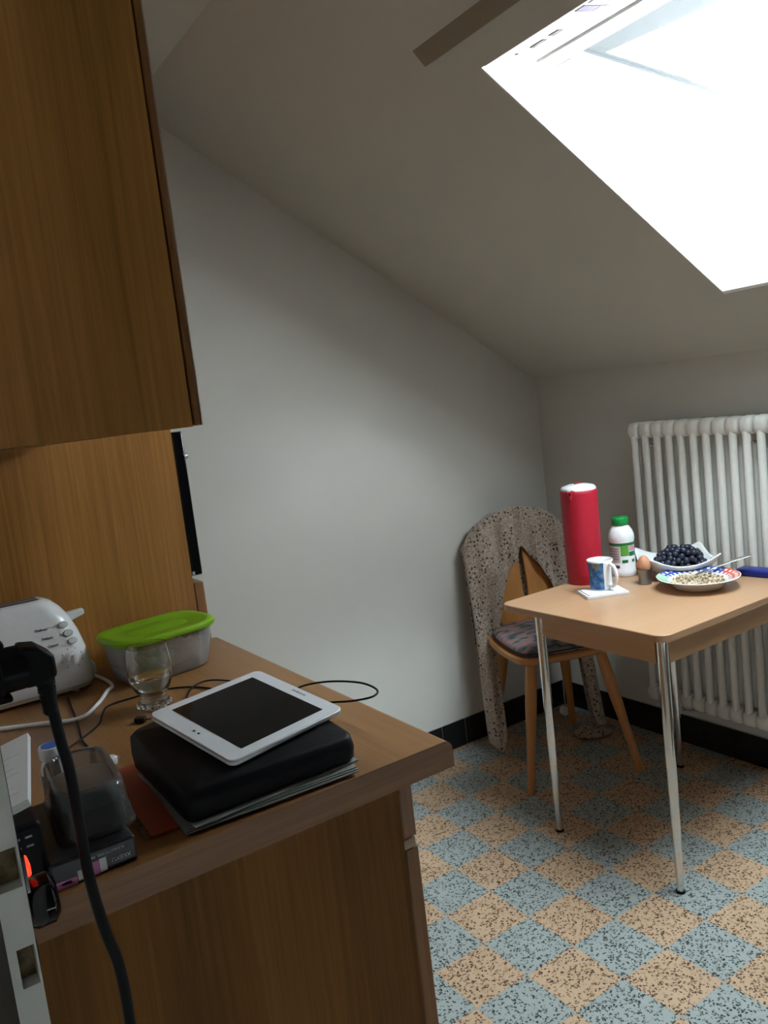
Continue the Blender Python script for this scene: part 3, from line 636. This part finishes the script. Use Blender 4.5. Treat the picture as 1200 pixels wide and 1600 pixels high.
MB().tube([(.0435, 0, -.014), (.0455, 0, -.045), (.0475, 0, -.075), (.0500, 0, -.10), (.0505, 0, -.152), (.0510, 0, -.200), (.056, 0, -.252), (.063, 0, -.293), (.064, 0, -.350), (.062, .0, -.45), (.05, 0, -.62)], .0048, 12).build('cord', M_RUBBER, pg)

# ================================================================== TABLE
tbx0, tbx1, tby0, tby1, tz = .338, 1.052, -.226, .392, .718
ta = thing('kitchen_table', (tbx0, tby0, 0), 'small beech-look kitchen table with four chrome legs', 'table')
TWx, TDy = tbx1 - tbx0, tby1 - tby0
top = rrect(TWx, TDy, .035, 8, (TWx / 2, TDy / 2))
MB().loft([ring3(top, tz - .020), ring3(top, tz - .002), ring3(rrect(TWx - .004, TDy - .004, .033, 8, (TWx / 2, TDy / 2)), tz)]).build('tabletop', M_TABLE, ta, smooth=40)
ay0, ay1 = .020, .51
for nm, lo_, hi_, m in (('apron', (.045, ay0, tz - .085), (TWx - .045, ay0 + .018, tz - .0205), M_TABLE2), ('apron', (.045, ay1 - .018, tz - .085), (TWx - .045, ay1, tz - .0205), M_TABLE2),
                     ('apron', (.020, .045, tz - .085), (.038, ay1 - .025, tz - .0205), M_TABLEY), ('apron', (TWx - .038, .045, tz - .085), (TWx - .020, ay1 - .025, tz - .0205), M_TABLEY)):
    box(nm, lo_, hi_, m, ta, .001)
for lx, ly in ((.026, .026), (.026, .468), (TWx - .087, .468), (TWx - .087, .026)):
    lg = MB().lathe([(.0001, .006), (.0105, .006), (.0105, .02), (.0138, .35), (.0150, tz - .0215), (.0001, tz - .0215)], (lx, ly, 0), 24).build('leg', M_CHROME, ta, smooth=50)
    MB().lathe([(.0001, 0), (.0125, 0), (.0125, .007), (.0001, .007)], (lx, ly, 0), 20).build('foot_cap', M_RUBBER, lg)

# ================================================================== RADIATOR
ra = thing('radiator', (1.100, .452, .0), 'old white cast column radiator on the wall behind the table', 'radiator')
se = MB()
Zb, Zt = .165, 1.214
for dx in (-.021, .021): se.lathe([(.0105, Zb + .03), (.0132, Zb + .06), (.0132, Zt - .06), (.0105, Zt - .03)], (dx, 0, 0), 12)
def hub(z0, z1):
    zc0 = (z0 + z1) / 2; h = (z1 - z0) / 2
    se.loft([[(x_ * 1.0, yy, zc0 + z_ * h) for x_, z_ in [(math.copysign(abs(math.cos(a)) ** .6, math.cos(a)) * .036 * s_, math.copysign(abs(math.sin(a)) ** .75, math.sin(a)) * s_) for a in [2 * math.pi * k / 16 for k in range(16)]]] for yy, s_ in ((-.0225, .78), (-.017, .93), (-.008, 1.0), (.008, 1.0), (.017, .93), (.0225, .78))])
hub(Zb, Zb + .062); hub(Zt - .062, Zt)
s0 = se.build('section', M_RAD, ra, smooth=50); s0.location = (0, -.024, 0)
for k in range(1, 21):
    c = copy(s0, ra); c.location = (0, -.024 - k * .0488, 0)
for z in (Zb + .031, Zt - .031):
    MB().lathe([(.0001, 0), (.017, 0), (.017, .006), (.011, .007), (.011, .014), (.0001, .015)], n=18).xf(basis((1, 0, 0), (0, 0, -1), (0, 1, 0), (0, .0005, z))).build('end_plug', M_RAD, ra)
for yy in (-.0975, -.487): MB().tube([(-.030, yy, Zt - .085), (.044, yy, Zt - .085)], .005, 8, smooth=False).build('wall_bracket', M_STEEL, ra)
for yy in (-.12, -.90): MB().tube([(.0, yy, Zb + .01), (.0, yy, Zb - .03), (.0445, yy, Zb - .03)], .007, 8, smooth=False).build('support_arm', M_RAD, ra)

# ================================================================== CHAIR
ch = thing('wooden_chair', (.749, .622, 0), 'rustic wooden chair with splayed turned legs in the corner', 'chair', R(-22))
SZ = .435
def seatout(s=1.):
    pts = [(-.150, -.215), (.150, -.215), (.195, -.165), (.205, .08), (.165, .205), (-.165, .205), (-.205, .08), (-.195, -.165)]
    return [(x_ * s, y_ * s) for x_, y_ in pts]
def soften(p, it=2):
    for _ in range(it):
        q = []
        for i in range(len(p)):
            a, b = Vector(p[i]), Vector(p[(i + 1) % len(p)]); q += [tuple(a * .75 + b * .25), tuple(a * .25 + b * .75)]
        p = q
    return p
so = soften(seatout())
MB().loft([ring3([(x_ * .965, y_ * .965) for x_, y_ in so], SZ), ring3(so, SZ + .006), ring3(so, SZ + .022), ring3([(x_ * .975, y_ * .975) for x_, y_ in so], SZ + .028)]).build('seat', M_CHAIR, ch, smooth=40)
for (tx, ty, fx, fy) in ((-.130, -.150, -.206, -.24), (.130, -.150, .206, -.24), (-.115, .150, -.172, .243), (.115, .150, .172, .243)):
    d = Vector((fx, fy, 0)) - Vector((tx, ty, SZ - .001))
    MB().tube([Vector((tx, ty, SZ - .001)) + d * (k / 8) for k in range(9)], lambda t: .019 + .0035 * math.sin(math.pi * min(t * 1.6, 1)) - .006 * t, 14, smooth=False).build('leg', M_CHAIR, ch, smooth=50)
# backrest board with a slot, leaning back
def bk_pt(x_, z_, off=0): return (x_, .165 + (z_ - SZ - .028) * .19 + off, z_)
zb0, zt0 = SZ + .0285, .905
def halfw(z_):
    t = (z_ - zb0) / (zt0 - zb0)
    return .105 + .085 * min(t / .55, 1) ** .8 if t < .72 else .19 * math.sqrt(max(1 - ((t - .72) / .30) ** 2, .02))
zz = [zb0 + (zt0 - zb0) * k / 24 for k in range(25)]
for s in (-1, 1):
    b = MB(); fr_ = []; 
    for z_ in zz:
        inn = .010 if .25 < (z_ - zb0) / (zt0 - zb0) < .75 else .0003
        fr_.append((inn, halfw(z_), z_))
    rings = []
    for inn, out, z_ in fr_: rings.append([bk_pt(s * inn, z_, -.009), bk_pt(s * out, z_, -.009), bk_pt(s * out, z_, .009), bk_pt(s * inn, z_, .009)])
    b.loft(rings).build('backrest', M_CHAIR, ch, bevel=.003, smooth=30)
# seat cushion
cu = thing('seat_cushion', (.749, .622, SZ + .0283), 'flat patterned seat cushion in grey, pink and teal on the chair', 'cushion', R(-22))
M_CUSH = noise_mat('cushion_print', [(.30, (.02, .025, .03)), (.38, (.14, .17, .17)), (.44, (.42, .16, .17)), (.49, (.20, .19, .18)), (.55, (.04, .06, .065)), (.60, (.16, .19, .19)), (.66, (.36, .22, .20))], 9, .9, stretch=(1, 2.0, 1), detail=2, bump=.2)
cs = [(x_ * .93, (y_ - .02) * .90 - .0) for x_, y_ in so]
MB().loft([ring3([(a * .95, b * .95) for a, b in cs], 0), ring3(cs, .010), ring3([(a * 1.0, b * 1.0) for a, b in cs], .020), ring3([(a * .93, b * .93) for a, b in cs], .032), ring3([(a * .70, b * .70) for a, b in cs], .039), ring3([(a * .30, b * .30) for a, b in cs], .041)]).build('cover', M_CUSH, cu, smooth=80)
MB().tube([(a * 1.004, b * 1.004, .012) for a, b in cs] + [(cs[0][0] * 1.004, cs[0][1] * 1.004, .012)], .003, 6, smooth=False).build('piping', mat('cushion_piping', (.02, .02, .025), .9), cu)

# knitted shawl over the chair back
def knit():
    m, N, L, b = new_mat('lace_knit')
    tc = N.new('ShaderNodeTexCoord')
    v = N.new('ShaderNodeTexVoronoi'); v.inputs['Scale'].default_value = 85; v.inputs['Randomness'].default_value = .8
    mp = N.new('ShaderNodeMapping'); mp.inputs['Scale'].default_value = (1, .4, .8); L.new(tc.outputs['Object'], mp.inputs['Vector']); L.new(mp.outputs[0], v.inputs['Vector'])
    sep = N.new('ShaderNodeSeparateColor'); L.new(v.outputs['Color'], sep.inputs[0])
    near = N.new('ShaderNodeMath'); near.operation = 'LESS_THAN'; near.inputs[1].default_value = .32; L.new(v.outputs['Distance'], near.inputs[0])
    # painted dark hole spots come in bands
    wv = N.new('ShaderNodeTexNoise'); wv.inputs['Scale'].default_value = 14; wv.inputs['Detail'].default_value = 1; L.new(tc.outputs['Object'], wv.inputs['Vector'])
    bd = N.new('ShaderNodeMath'); bd.operation = 'GREATER_THAN'; bd.inputs[1].default_value = .42; L.new(wv.outputs['Fac'], bd.inputs[0])
    pk = N.new('ShaderNodeMath'); pk.operation = 'GREATER_THAN'; pk.inputs[1].default_value = .25; L.new(sep.outputs[0], pk.inputs[0])
    h1 = N.new('ShaderNodeMath'); h1.operation = 'MULTIPLY'; L.new(near.outputs[0], h1.inputs[0]); L.new(bd.outputs[0], h1.inputs[1])
    h2 = N.new('ShaderNodeMath'); h2.operation = 'MULTIPLY'; L.new(h1.outputs[0], h2.inputs[0]); L.new(pk.outputs[0], h2.inputs[1])
    n1 = N.new('ShaderNodeTexNoise'); n1.inputs['Scale'].default_value = 160; n1.inputs['Detail'].default_value = 4; L.new(tc.outputs['Object'], n1.inputs['Vector'])
    r = ramp(N, [(.3, (.20, .15, .115)), (.55, (.40, .325, .265)), (.75, (.60, .52, .45))]); L.new(n1.outputs['Fac'], r.inputs[0]); L.new(r.outputs[0], b.inputs['Base Color'])
    b.inputs['Roughness'].default_value = .95; b.inputs['Sheen Weight'].default_value = .3
    bp = N.new('ShaderNodeBump'); bp.inputs['Strength'].default_value = .7; bp.inputs['Distance'].default_value = .004; L.new(n1.outputs['Fac'], bp.inputs['Height']); L.new(bp.outputs[0], b.inputs['Normal'])
    mx = N.new('ShaderNodeMix'); mx.data_type = 'RGBA'; L.new(h2.outputs[0], mx.inputs[0]); L.new(r.outputs[0], mx.inputs[6]); mx.inputs[7].default_value = (.06, .042, .030, 1)  # shade inside the lace holes painted as dark spots, knit stays closed
    L.new(mx.outputs[2], b.inputs['Base Color'])
    return m
M_KNIT = knit()
sh = thing('knitted_shawl', (.749, .622, 0), 'brown lace-knit shawl draped over the wooden chair back', 'shawl', R(-22))
def lerp_tab(tab, x):
    if x <= tab[0][0]: return tab[0][1]
    for (xa, va), (xb, vb) in zip(tab, tab[1:]):
        if x <= xb: return va + (vb - va) * (x - xa) / (xb - xa)
    return tab[-1][1]
top_t = [(-.225, .80), (-.20, .845), (-.16, .89), (-.10, .922), (0, .938), (.10, .922), (.16, .89), (.20, .845), (.225, .80)]
bot_t = [(-.225, .06), (-.19, .03), (-.165, .10), (-.155, .40), (-.13, .52), (-.09, .62), (-.05, .705), (-.012, .755), (.005, .780), (.025, .750), (.060, .70), (.095, .63), (.120, .55), (.145, .45), (.170, .30), (.185, .06), (.225, .05)]
U = .225
def front(u, v):
    x_ = -U + 2 * U * u
    zt_ = lerp_tab(top_t, x_); zb_ = lerp_tab(bot_t, x_); z_ = zt_ + (zb_ - zt_) * v
    y_ = .165 + (z_ - SZ - .028) * .19 - .032 - (.014 * math.sin(x_ * 62 + z_ * 5) + .006 * math.sin(x_ * 140 - z_ * 9)) * min(1, v * 3)
    edge = max(0, (abs(x_) - .17) / .055)
    y_ += .030 * edge ** 2
    if z_ < .5: y_ += -.02 * (0 if abs(x_) > .15 else 1)
    if v < .1: y_ += .026 * (1 - v / .1) ** 1.5
    return (x_ * (1 + .05 * (1 - z_ / .95)) , y_, z_ - (.010 * (v < .02)))
def back(u, v):
    x_ = -U + 2 * U * u
    zt_ = lerp_tab(top_t, x_); zb_ = .50 + .06 * math.sin(x_ * 20); z_ = zt_ + (zb_ - zt_) * v
    if abs(x_) > .17: zb_ = .05; z_ = zt_ + (zb_ - zt_) * v
    y_ = .165 + (z_ - SZ - .028) * .19 + .022 + .006 * math.sin(x_ * 60 + 1)
    edge = max(0, (abs(x_) - .17) / .055); y_ -= .016 * edge ** 2
    y_ = min(y_, .285)
    if v < .1: y_ -= .026 * (1 - v / .1) ** 1.5
    return (x_ * (1 + .05 * (1 - z_ / .95)), y_, z_ - (.010 * (v < .02)))
MB().grid(front, 64, 60).build('front_fall', M_KNIT, sh, smooth=80, solid=.003)
MB().grid(back, 48, 40).build('back_fall', M_KNIT, sh, smooth=80, solid=.003)
def heap(u, v):
    a = 2 * math.pi * u; r_ = v
    return (.20 + .075 * r_ * math.cos(a), .12 + .06 * r_ * math.sin(a), .006 + .030 * (1 - r_ * r_) * (1 + 1.2 * noise.noise(Vector((math.cos(a) * r_ * 3, math.sin(a) * r_ * 3, 2)))))
MB().grid(heap, 32, 10).build('trailing_end', M_KNIT, sh, smooth=80, solid=.003)

# ================================================================== THINGS ON THE TABLE
ZT = tz + .0002
# red thermos jug
tj = thing('thermos_jug', (.690, .352, ZT), 'tall red vacuum jug with a white lid', 'jug')
MB().lathe([(.0001, 0), (.056, 0), (.058, .003), (.0595, .05), (.0605, .30), (.0605, .309), (.0585, .311), (.0001, .311)], n=48).build('body', M_RED, tj, smooth=50)
ldj = MB().lathe([(.0575, .3112), (.0585, .316), (.052, .324), (.030, .330), (.0001, .332)], n=48).build('lid', M_WPLAST, tj, smooth=60)
MB().loft([ring3(rrect(.032, .012, .005, 4), .3302), ring3(rrect(.028, .009, .004, 4), .3345)]).build('press_button', M_RED, ldj)
sv = Vector((-.94, -.34, 0)); sx_ = Vector((.34, -.94, 0))
MB().loft([[tuple(sv * .0598 + sx_ * a + Vector((0, 0, .2985 - abs(a) * .0))) for a in (-.0001, .0001)] + [tuple(sv * .060 + Vector((0, 0, .285)))], [tuple(sv * .074 + sx_ * -.010 + Vector((0, 0, .309))), tuple(sv * .074 + sx_ * .010 + Vector((0, 0, .309))), tuple(sv * .066 + Vector((0, 0, .292)))]], cap=False).build('spout_root', M_RED, tj)
sq = MB(); 
def spt(a, t, o): return tuple(sv * (.0598 + t * .014 + o) + sx_ * a * (1 - .35 * t) + Vector((0, 0, .283 + .026 * abs(a) / .012 * 1.0 + t * .006)))
sq.grid(lambda u, v: spt((u - .5) * .028, v, 0), 8, 3); sq.build('spout', M_RED, tj, solid=.002)
# yogurt drink bottle
yb_ = thing('drink_bottle', (.826, .306, ZT), 'white drinking yogurt bottle with green cap and green label', 'bottle')
MB().lathe([(.0001, 0), (.040, 0), (.0425, .003), (.0425, .020), (.0405, .024), (.0405, .112), (.043, .125), (.0425, .138), (.037, .154), (.029, .166), (.0245, .170), (.0245, .176)], n=40).build('body', M_WPLAST, yb_, smooth=50)
MB().lathe([(.0262, .1725), (.0275, .174), (.0275, .196), (.025, .199), (.0001, .1995)], n=32).build('cap', M_GREENCAP, yb_, smooth=50)
camdir = math.atan2(-1.524 - .306, -1.286 - .826)
def wrap(name, a0, a1, z0, z1, rad, m, parent):
    return MB().grid(lambda u, v: (rad * math.cos(camdir + R(a0 + (a1 - a0) * u)), rad * math.sin(camdir + R(a0 + (a1 - a0) * u)), z0 + (z1 - z0) * v), 14, 1).build(name, m, parent)
M_LG = mat('label_green', (.10, .36, .04), .4); M_LDG = mat('label_dark_green', (.02, .16, .05), .4); M_LGR = mat('label_grey', (.55, .52, .52), .5)
wrap('label_band', -85, 85, .106, .115, .0413, M_LDG, yb_)
wrap('label_text_panel', -80, -12, .050, .104, .0411, M_LGR, yb_)
for k in range(5): wrap('label_text_line', -70, -18, .060 + k * .0085, .0632 + k * .0085, .0414, mat('label_ink', (.22, .20, .20), .6), yb_)
wrap('label_logo', -8, 30, .072, .105, .0411, M_LG, yb_); wrap('label_logo_pink', 32, 70, .088, .104, .0411, mat('label_pink', (.65, .30, .40), .5), yb_)
wrap('label_logo', 32, 75, .070, .084, .0411, M_LDG, yb_); wrap('label_logo', -4, 24, .048, .058, .0411, M_LDG, yb_); wrap('label_logo', 45, 65, .048, .058, .0411, M_LDG, yb_)
wrap('label_barcode', -38, -16, .030, .040, .0411, mat('label_bar', (.09, .07, .13), .5), yb_)
# mug on a napkin
nk = thing('napkin', (.592, .194, ZT), 'folded white paper napkin under the blue mug', 'napkin', R(-28))
for k, (a, b) in enumerate(((.068, .050), (.067, .049), (.066, .047), (.060, .040))):
    MB().loft([ring3(rrect(a * 2, b * 2, .004, 3, (0, -.002 * k)), k * .0034), ring3(rrect(a * 2 + .001, b * 2 + .001, .005, 3, (0, -.002 * k)), k * .0034 + .0016), ring3(rrect(a * 2, b * 2, .004, 3, (0, -.002 * k)), k * .0034 + .0032)]).build('fold', M_PAPER, nk)
mg = thing('mug', (.604, .206, ZT + .0137), 'white mug with a blue and ochre picture panel', 'mug')
MB().lathe([(.0001, 0), (.034, 0), (.036, .002), (.0355, .020), (.0355, .060), (.038, .082), (.0405, .092), (.0395, .0935), (.038, .092), (.0355, .081), (.033, .060), (.033, .006), (.0001, .005)], n=40).build('body', M_CERAM, mg, smooth=50)
M_MUG = noise_mat('mug_picture', [(.32, (.015, .04, .11)), (.45, (.03, .12, .34)), (.55, (.06, .22, .42)), (.63, (.30, .20, .04)), (.72, (.12, .16, .18))], 38, .25, detail=4)
camd2 = math.atan2(-1.524 - .206, -1.286 - .604)
def mugw(a0, a1, m, nm):
    prof_ = [(.0361, .003), (.0359, .020), (.0359, .060), (.0384, .082), (.0398, .088)]
    MB().grid(lambda u, v: (lambda p: (p[0] * math.cos(camd2 + R(a0 + (a1 - a0) * u)), p[0] * math.sin(camd2 + R(a0 + (a1 - a0) * u)), p[1]))(prof_[round(v * 4)]), 16, 4).build(nm, m, mg)
mugw(-88, 14, M_MUG, 'picture_panel'); mugw(66, 100, M_MUG, 'picture_panel')
hd_a = camd2 + R(42); hx = Vector((math.cos(hd_a), math.sin(hd_a), 0))
MB().tube([hx * .036 + Vector((0, 0, .076)), hx * .048 + Vector((0, 0, .082)), hx * .063 + Vector((0, 0, .072)), hx * .069 + Vector((0, 0, .048)), hx * .062 + Vector((0, 0, .024)), hx * .046 + Vector((0, 0, .013)), hx * .0362 + Vector((0, 0, .018))], .0058, 12).build('handle', M_CERAM, mg)
# egg cup and egg
ec = thing('egg_cup', (.757, .163, ZT), 'dark pewter egg cup on the table', 'egg cup')
MB().lathe([(.0001, 0), (.0205, 0), (.0215, .002), (.0200, .006), (.0185, .020), (.0195, .034), (.0235, .046), (.0245, .050), (.0228, .050), (.0205, .044), (.016, .036), (.0001, .033)], n=32).build('cup', M_PEWTER, ec, smooth=50)
eg = [(.0001, 0)] + [(.0208 * math.sin(R(t)) * (1 - .10 * -math.cos(R(t))), .029 - .029 * math.cos(R(t))) for t in range(10, 180, 10)] + [(.0001, .058)]
o = MB().lathe(eg, n=28).build('egg', mat('brown_eggshell', (.58, .27, .15), .5), smooth=80); o.location = (.757, .163, ZT + .0345); tag(o, 'brown boiled egg sitting in the egg cup', 'egg')
# deep plate with muesli
pc = (.797, -.004)
pt = thing('deep_plate', (*pc, ZT), 'white deep plate with blue, red and green checked rim', 'plate')
def plate_mat():
    m, N, L, b = new_mat('plate_rim')
    tc = N.new('ShaderNodeTexCoord'); sx3 = N.new('ShaderNodeSeparateXYZ'); L.new(tc.outputs['Object'], sx3.inputs[0])
    def mth(op, a=None, b_=None, va=None, vb=None):
        q = N.new('ShaderNodeMath'); q.operation = op
        if a: L.new(a, q.inputs[0])
        elif va is not None: q.inputs[0].default_value = va
        if b_: L.new(b_, q.inputs[1])
        elif vb is not None: q.inputs[1].default_value = vb
        return q.outputs[0]
    ang = mth('ARCTAN2', sx3.outputs[1], sx3.outputs[0]); an = mth('ADD', mth('DIVIDE', ang, None, None, 2 * math.pi), None, None, .5)
    rad = mth('SQRT', mth('ADD', mth('MULTIPLY', sx3.outputs[0], sx3.outputs[0]), mth('MULTIPLY', sx3.outputs[1], sx3.outputs[1])))
    bl, rd, gr, wh = (.05, .10, .42), (.60, .10, .05), (.40, .66, .45), (.86, .86, .86)
    # an: 0 = -X, .25 = -Y, .5 = +X, .75 = +Y
    r = ramp(N, [(0, wh), (.20, wh), (.30, rd), (.47, bl), (.80, gr), (.95, wh)], 'CONSTANT'); L.new(an, r.inputs[0])
    sq1 = mth('GREATER_THAN', mth('FRACT', mth('MULTIPLY', an, None, None, 34)), None, None, .55)
    sq2 = mth('GREATER_THAN', mth('FRACT', mth('MULTIPLY', rad, None, None, 62)), None, None, .45)
    sq = mth('MULTIPLY', sq1, sq2)
    gz = mth('LESS_THAN', an, None, None, .80); sq = mth('MULTIPLY', sq, gz)
    mx = N.new('ShaderNodeMix'); mx.data_type = 'RGBA'; L.new(sq, mx.inputs[0]); L.new(r.outputs[0], mx.inputs[6]); mx.inputs[7].default_value = (.86, .86, .86, 1)
    L.new(mx.outputs[2], b.inputs['Base Color']); b.inputs['Roughness'].default_value = .15
    return m
MB().lathe([(.0001, .004), (.060, .004), (.064, 0), (.068, .002), (.076, .010), (.088, .025), (.120, .036), (.1215, .0375), (.119, .0385)], n=56).build('body', M_CERAM, pt, smooth=50)
MB().lathe([(.119, .0386), (.0875, .0275)], n=56).build('painted_rim', plate_mat(), pt, smooth=50)
MB().lathe([(.0874, .0275), (.073, .012), (.060, .0075), (.0001, .0075)], n=56).build('well', M_CERAM, pt, smooth=50)
mu = MB()
for k in range(420):
    a = random.uniform(0, 6.28); rr_ = .078 * math.sqrt(random.random()); c = Vector((rr_ * math.cos(a), rr_ * math.sin(a), .0215 + random.uniform(0, .008) + .004 * (1 - rr_ / .078)))
    s = random.uniform(.003, .0055); q = Matrix.Rotation(random.uniform(0, 3), 4, Vector((random.uniform(-1, 1), random.uniform(-1, 1), .8)).normalized())
    mu.add([tuple(c + q @ Vector(p)) for p in ((s, 0, 0), (.3 * s, .7 * s, .0006), (-.7 * s, .5 * s, 0), (-s, -.2 * s, .0006), (0, -.8 * s, 0), (0, 0, .0014))], [(0, 1, 5), (1, 2, 5), (2, 3, 5), (3, 4, 5), (4, 0, 5)])
mu.lathe([(.0001, .0225), (.078, .0225), (.079, .0205), (.0001, .0205)], n=40)
M_MUS = noise_mat('oat_flakes', [(.30, (.12, .07, .035)), (.40, (.42, .30, .17)), (.55, (.66, .55, .40)), (.7, (.80, .72, .60))], 130, .8, detail=2)
o = mu.build('muesli', M_MUS, smooth=0); o.location = (*pc, ZT - .0); tag(o, 'muesli with milk in the deep plate', 'muesli', kind='stuff')
# spoon
sn = thing('spoon', (.858, .020, ZT + .030), 'shiny steel spoon resting in the muesli plate', 'spoon')
sdir = Vector((.135, -.092, .042)).normalized(); sside = sdir.cross(Vector((0, 0, 1))).normalized(); sup = sside.cross(sdir)
def spoon(u, v):
    t = u * .175; wdt = .0085 + .010 * math.exp(-((t - .008) / .022) ** 2) + .002 * u ** 3 - .0045 * math.exp(-((t - .055) / .03) ** 2)
    a = (v - .5) * 2
    dz = -.007 * math.exp(-((t - .010) / .02) ** 2) * (1 - a * a) + .004 * math.sin(u * 3)
    return tuple(sdir * (t - .02) + sside * wdt * a + sup * dz)
MB().grid(spoon, 28, 6).build('bowl_and_handle', M_STEEL, sn, smooth=80, solid=.0016)
# fruit bowl with grapes
fb = thing('fruit_bowl', (.914, .158, ZT), 'white four-cornered porcelain fruit bowl with raised wavy corners', 'bowl', R(-38))
def bowl(u, v):
    a = 2 * math.pi * u; ca_, sa_ = math.cos(a), math.sin(a); sqr = 1 / max(abs(ca_), abs(sa_)); sqr = 1 + (min(sqr, 1.36) - 1) * .85 * v
    if v < .30: r_ = .055 * v / .30; z_ = .006
    else:
        t = (v - .30) / .70; r_ = .055 + .062 * t; z_ = .006 + .042 * t ** 1.4 + .030 * t * t * (max(0, sqr - 1) / .30) ** 1.2
    return (r_ * sqr * ca_, r_ * sqr * sa_, z_)
MB().grid(bowl, 64, 16).build('dish', M_CERAM, fb, smooth=80, solid=.004)
MB().lathe([(.040, 0), (.048, 0), (.048, .0042), (.040, .0042)], n=32).build('foot_ring', M_CERAM, fb)
gb = thing('grape_bunch', (.918, .150, ZT + .014), 'bunch of dark blue grapes heaped in the fruit bowl', 'grapes')
M_GRAPE = noise_mat('dark_grape', [(.3, (.008, .009, .020)), (.7, (.030, .035, .060))], 40, .38)
ico = bmesh.new(); bmesh.ops.create_icosphere(ico, subdivisions=2, radius=.0105); gm = bpy.data.meshes.new('grape'); ico.to_mesh(gm); ico.free(); gm.materials.append(M_GRAPE)
gm.polygons.foreach_set('use_smooth', [True] * len(gm.polygons))
pts = []; tries = 0
gdir = Vector((.62, -.55, 0)).normalized(); gsid = Vector((gdir.y, -gdir.x, 0))
while len(pts) < 135 and tries < 12000:
    tries += 1
    a = random.uniform(-1, 1); b = random.uniform(-1, 1); c = random.random()
    hgt = .076 * max(0, 1 - (a * .95) ** 2 - .55 * b * b) ** .5
    p = gdir * a * .078 + gsid * b * .048 + Vector((0, 0, .0115 + c * max(hgt - .008, 0)))
    if p.z < .010 + .35 * max(0, math.hypot(p.x, p.y) - .045): continue
    if all((p - q).length > .0155 for q in pts): pts.append(p)
for p in pts:
    g = bpy.data.objects.new('grape', gm); COL.objects.link(g); g.parent = gb; g.location = p; g.scale = (1, 1, random.uniform(1.0, 1.18)); g.rotation_euler = (random.random() * 3, random.random() * 3, 0)
MB().tube([gdir * .02 + Vector((0, 0, .06)), gdir * .045 + Vector((0, 0, .066)), gdir * .066 + Vector((0, 0, .058)), gdir * .07 - gsid * .02 + Vector((0, 0, .035))], .0022, 8).build('stalk', mat('grape_stalk', (.16, .13, .05), .8), gb)
# blue case
bc = thing('blue_case', (1.008, -.105, ZT), 'flat dark blue plastic case at the edge of the table', 'case', R(4))
MB().loft([ring3(rrect(.052, .188, .006, 4), 0), ring3(rrect(.056, .192, .007, 4), .003), ring3(rrect(.056, .192, .007, 4), .009)]).build('bottom_half', mat('blue_plastic', (.010, .022, .22), .35), bc)
MB().loft([ring3(rrect(.056, .192, .007, 4), .0096), ring3(rrect(.056, .192, .007, 4), .018), ring3(rrect(.050, .186, .006, 4), .021)]).build('lid', MATS['blue_plastic'], bc)
# crumpled tissue on the floor behind the chair
def wad(u, v):
    a = 2 * math.pi * u; b = math.pi * v; q = Vector((math.sin(b) * math.cos(a), math.sin(b) * math.sin(a), math.cos(b)))
    r_ = .020 * (1 + .35 * noise.noise(q * 2.5)); return tuple(q * r_ + Vector((0, 0, .0235)))
o = MB().grid(wad, 20, 12).build('crumpled_tissue', M_PAPER, smooth=30); o.location = (1.035, .862, 0); tag(o, 'crumpled white paper tissue on the floor behind the chair', 'tissue')
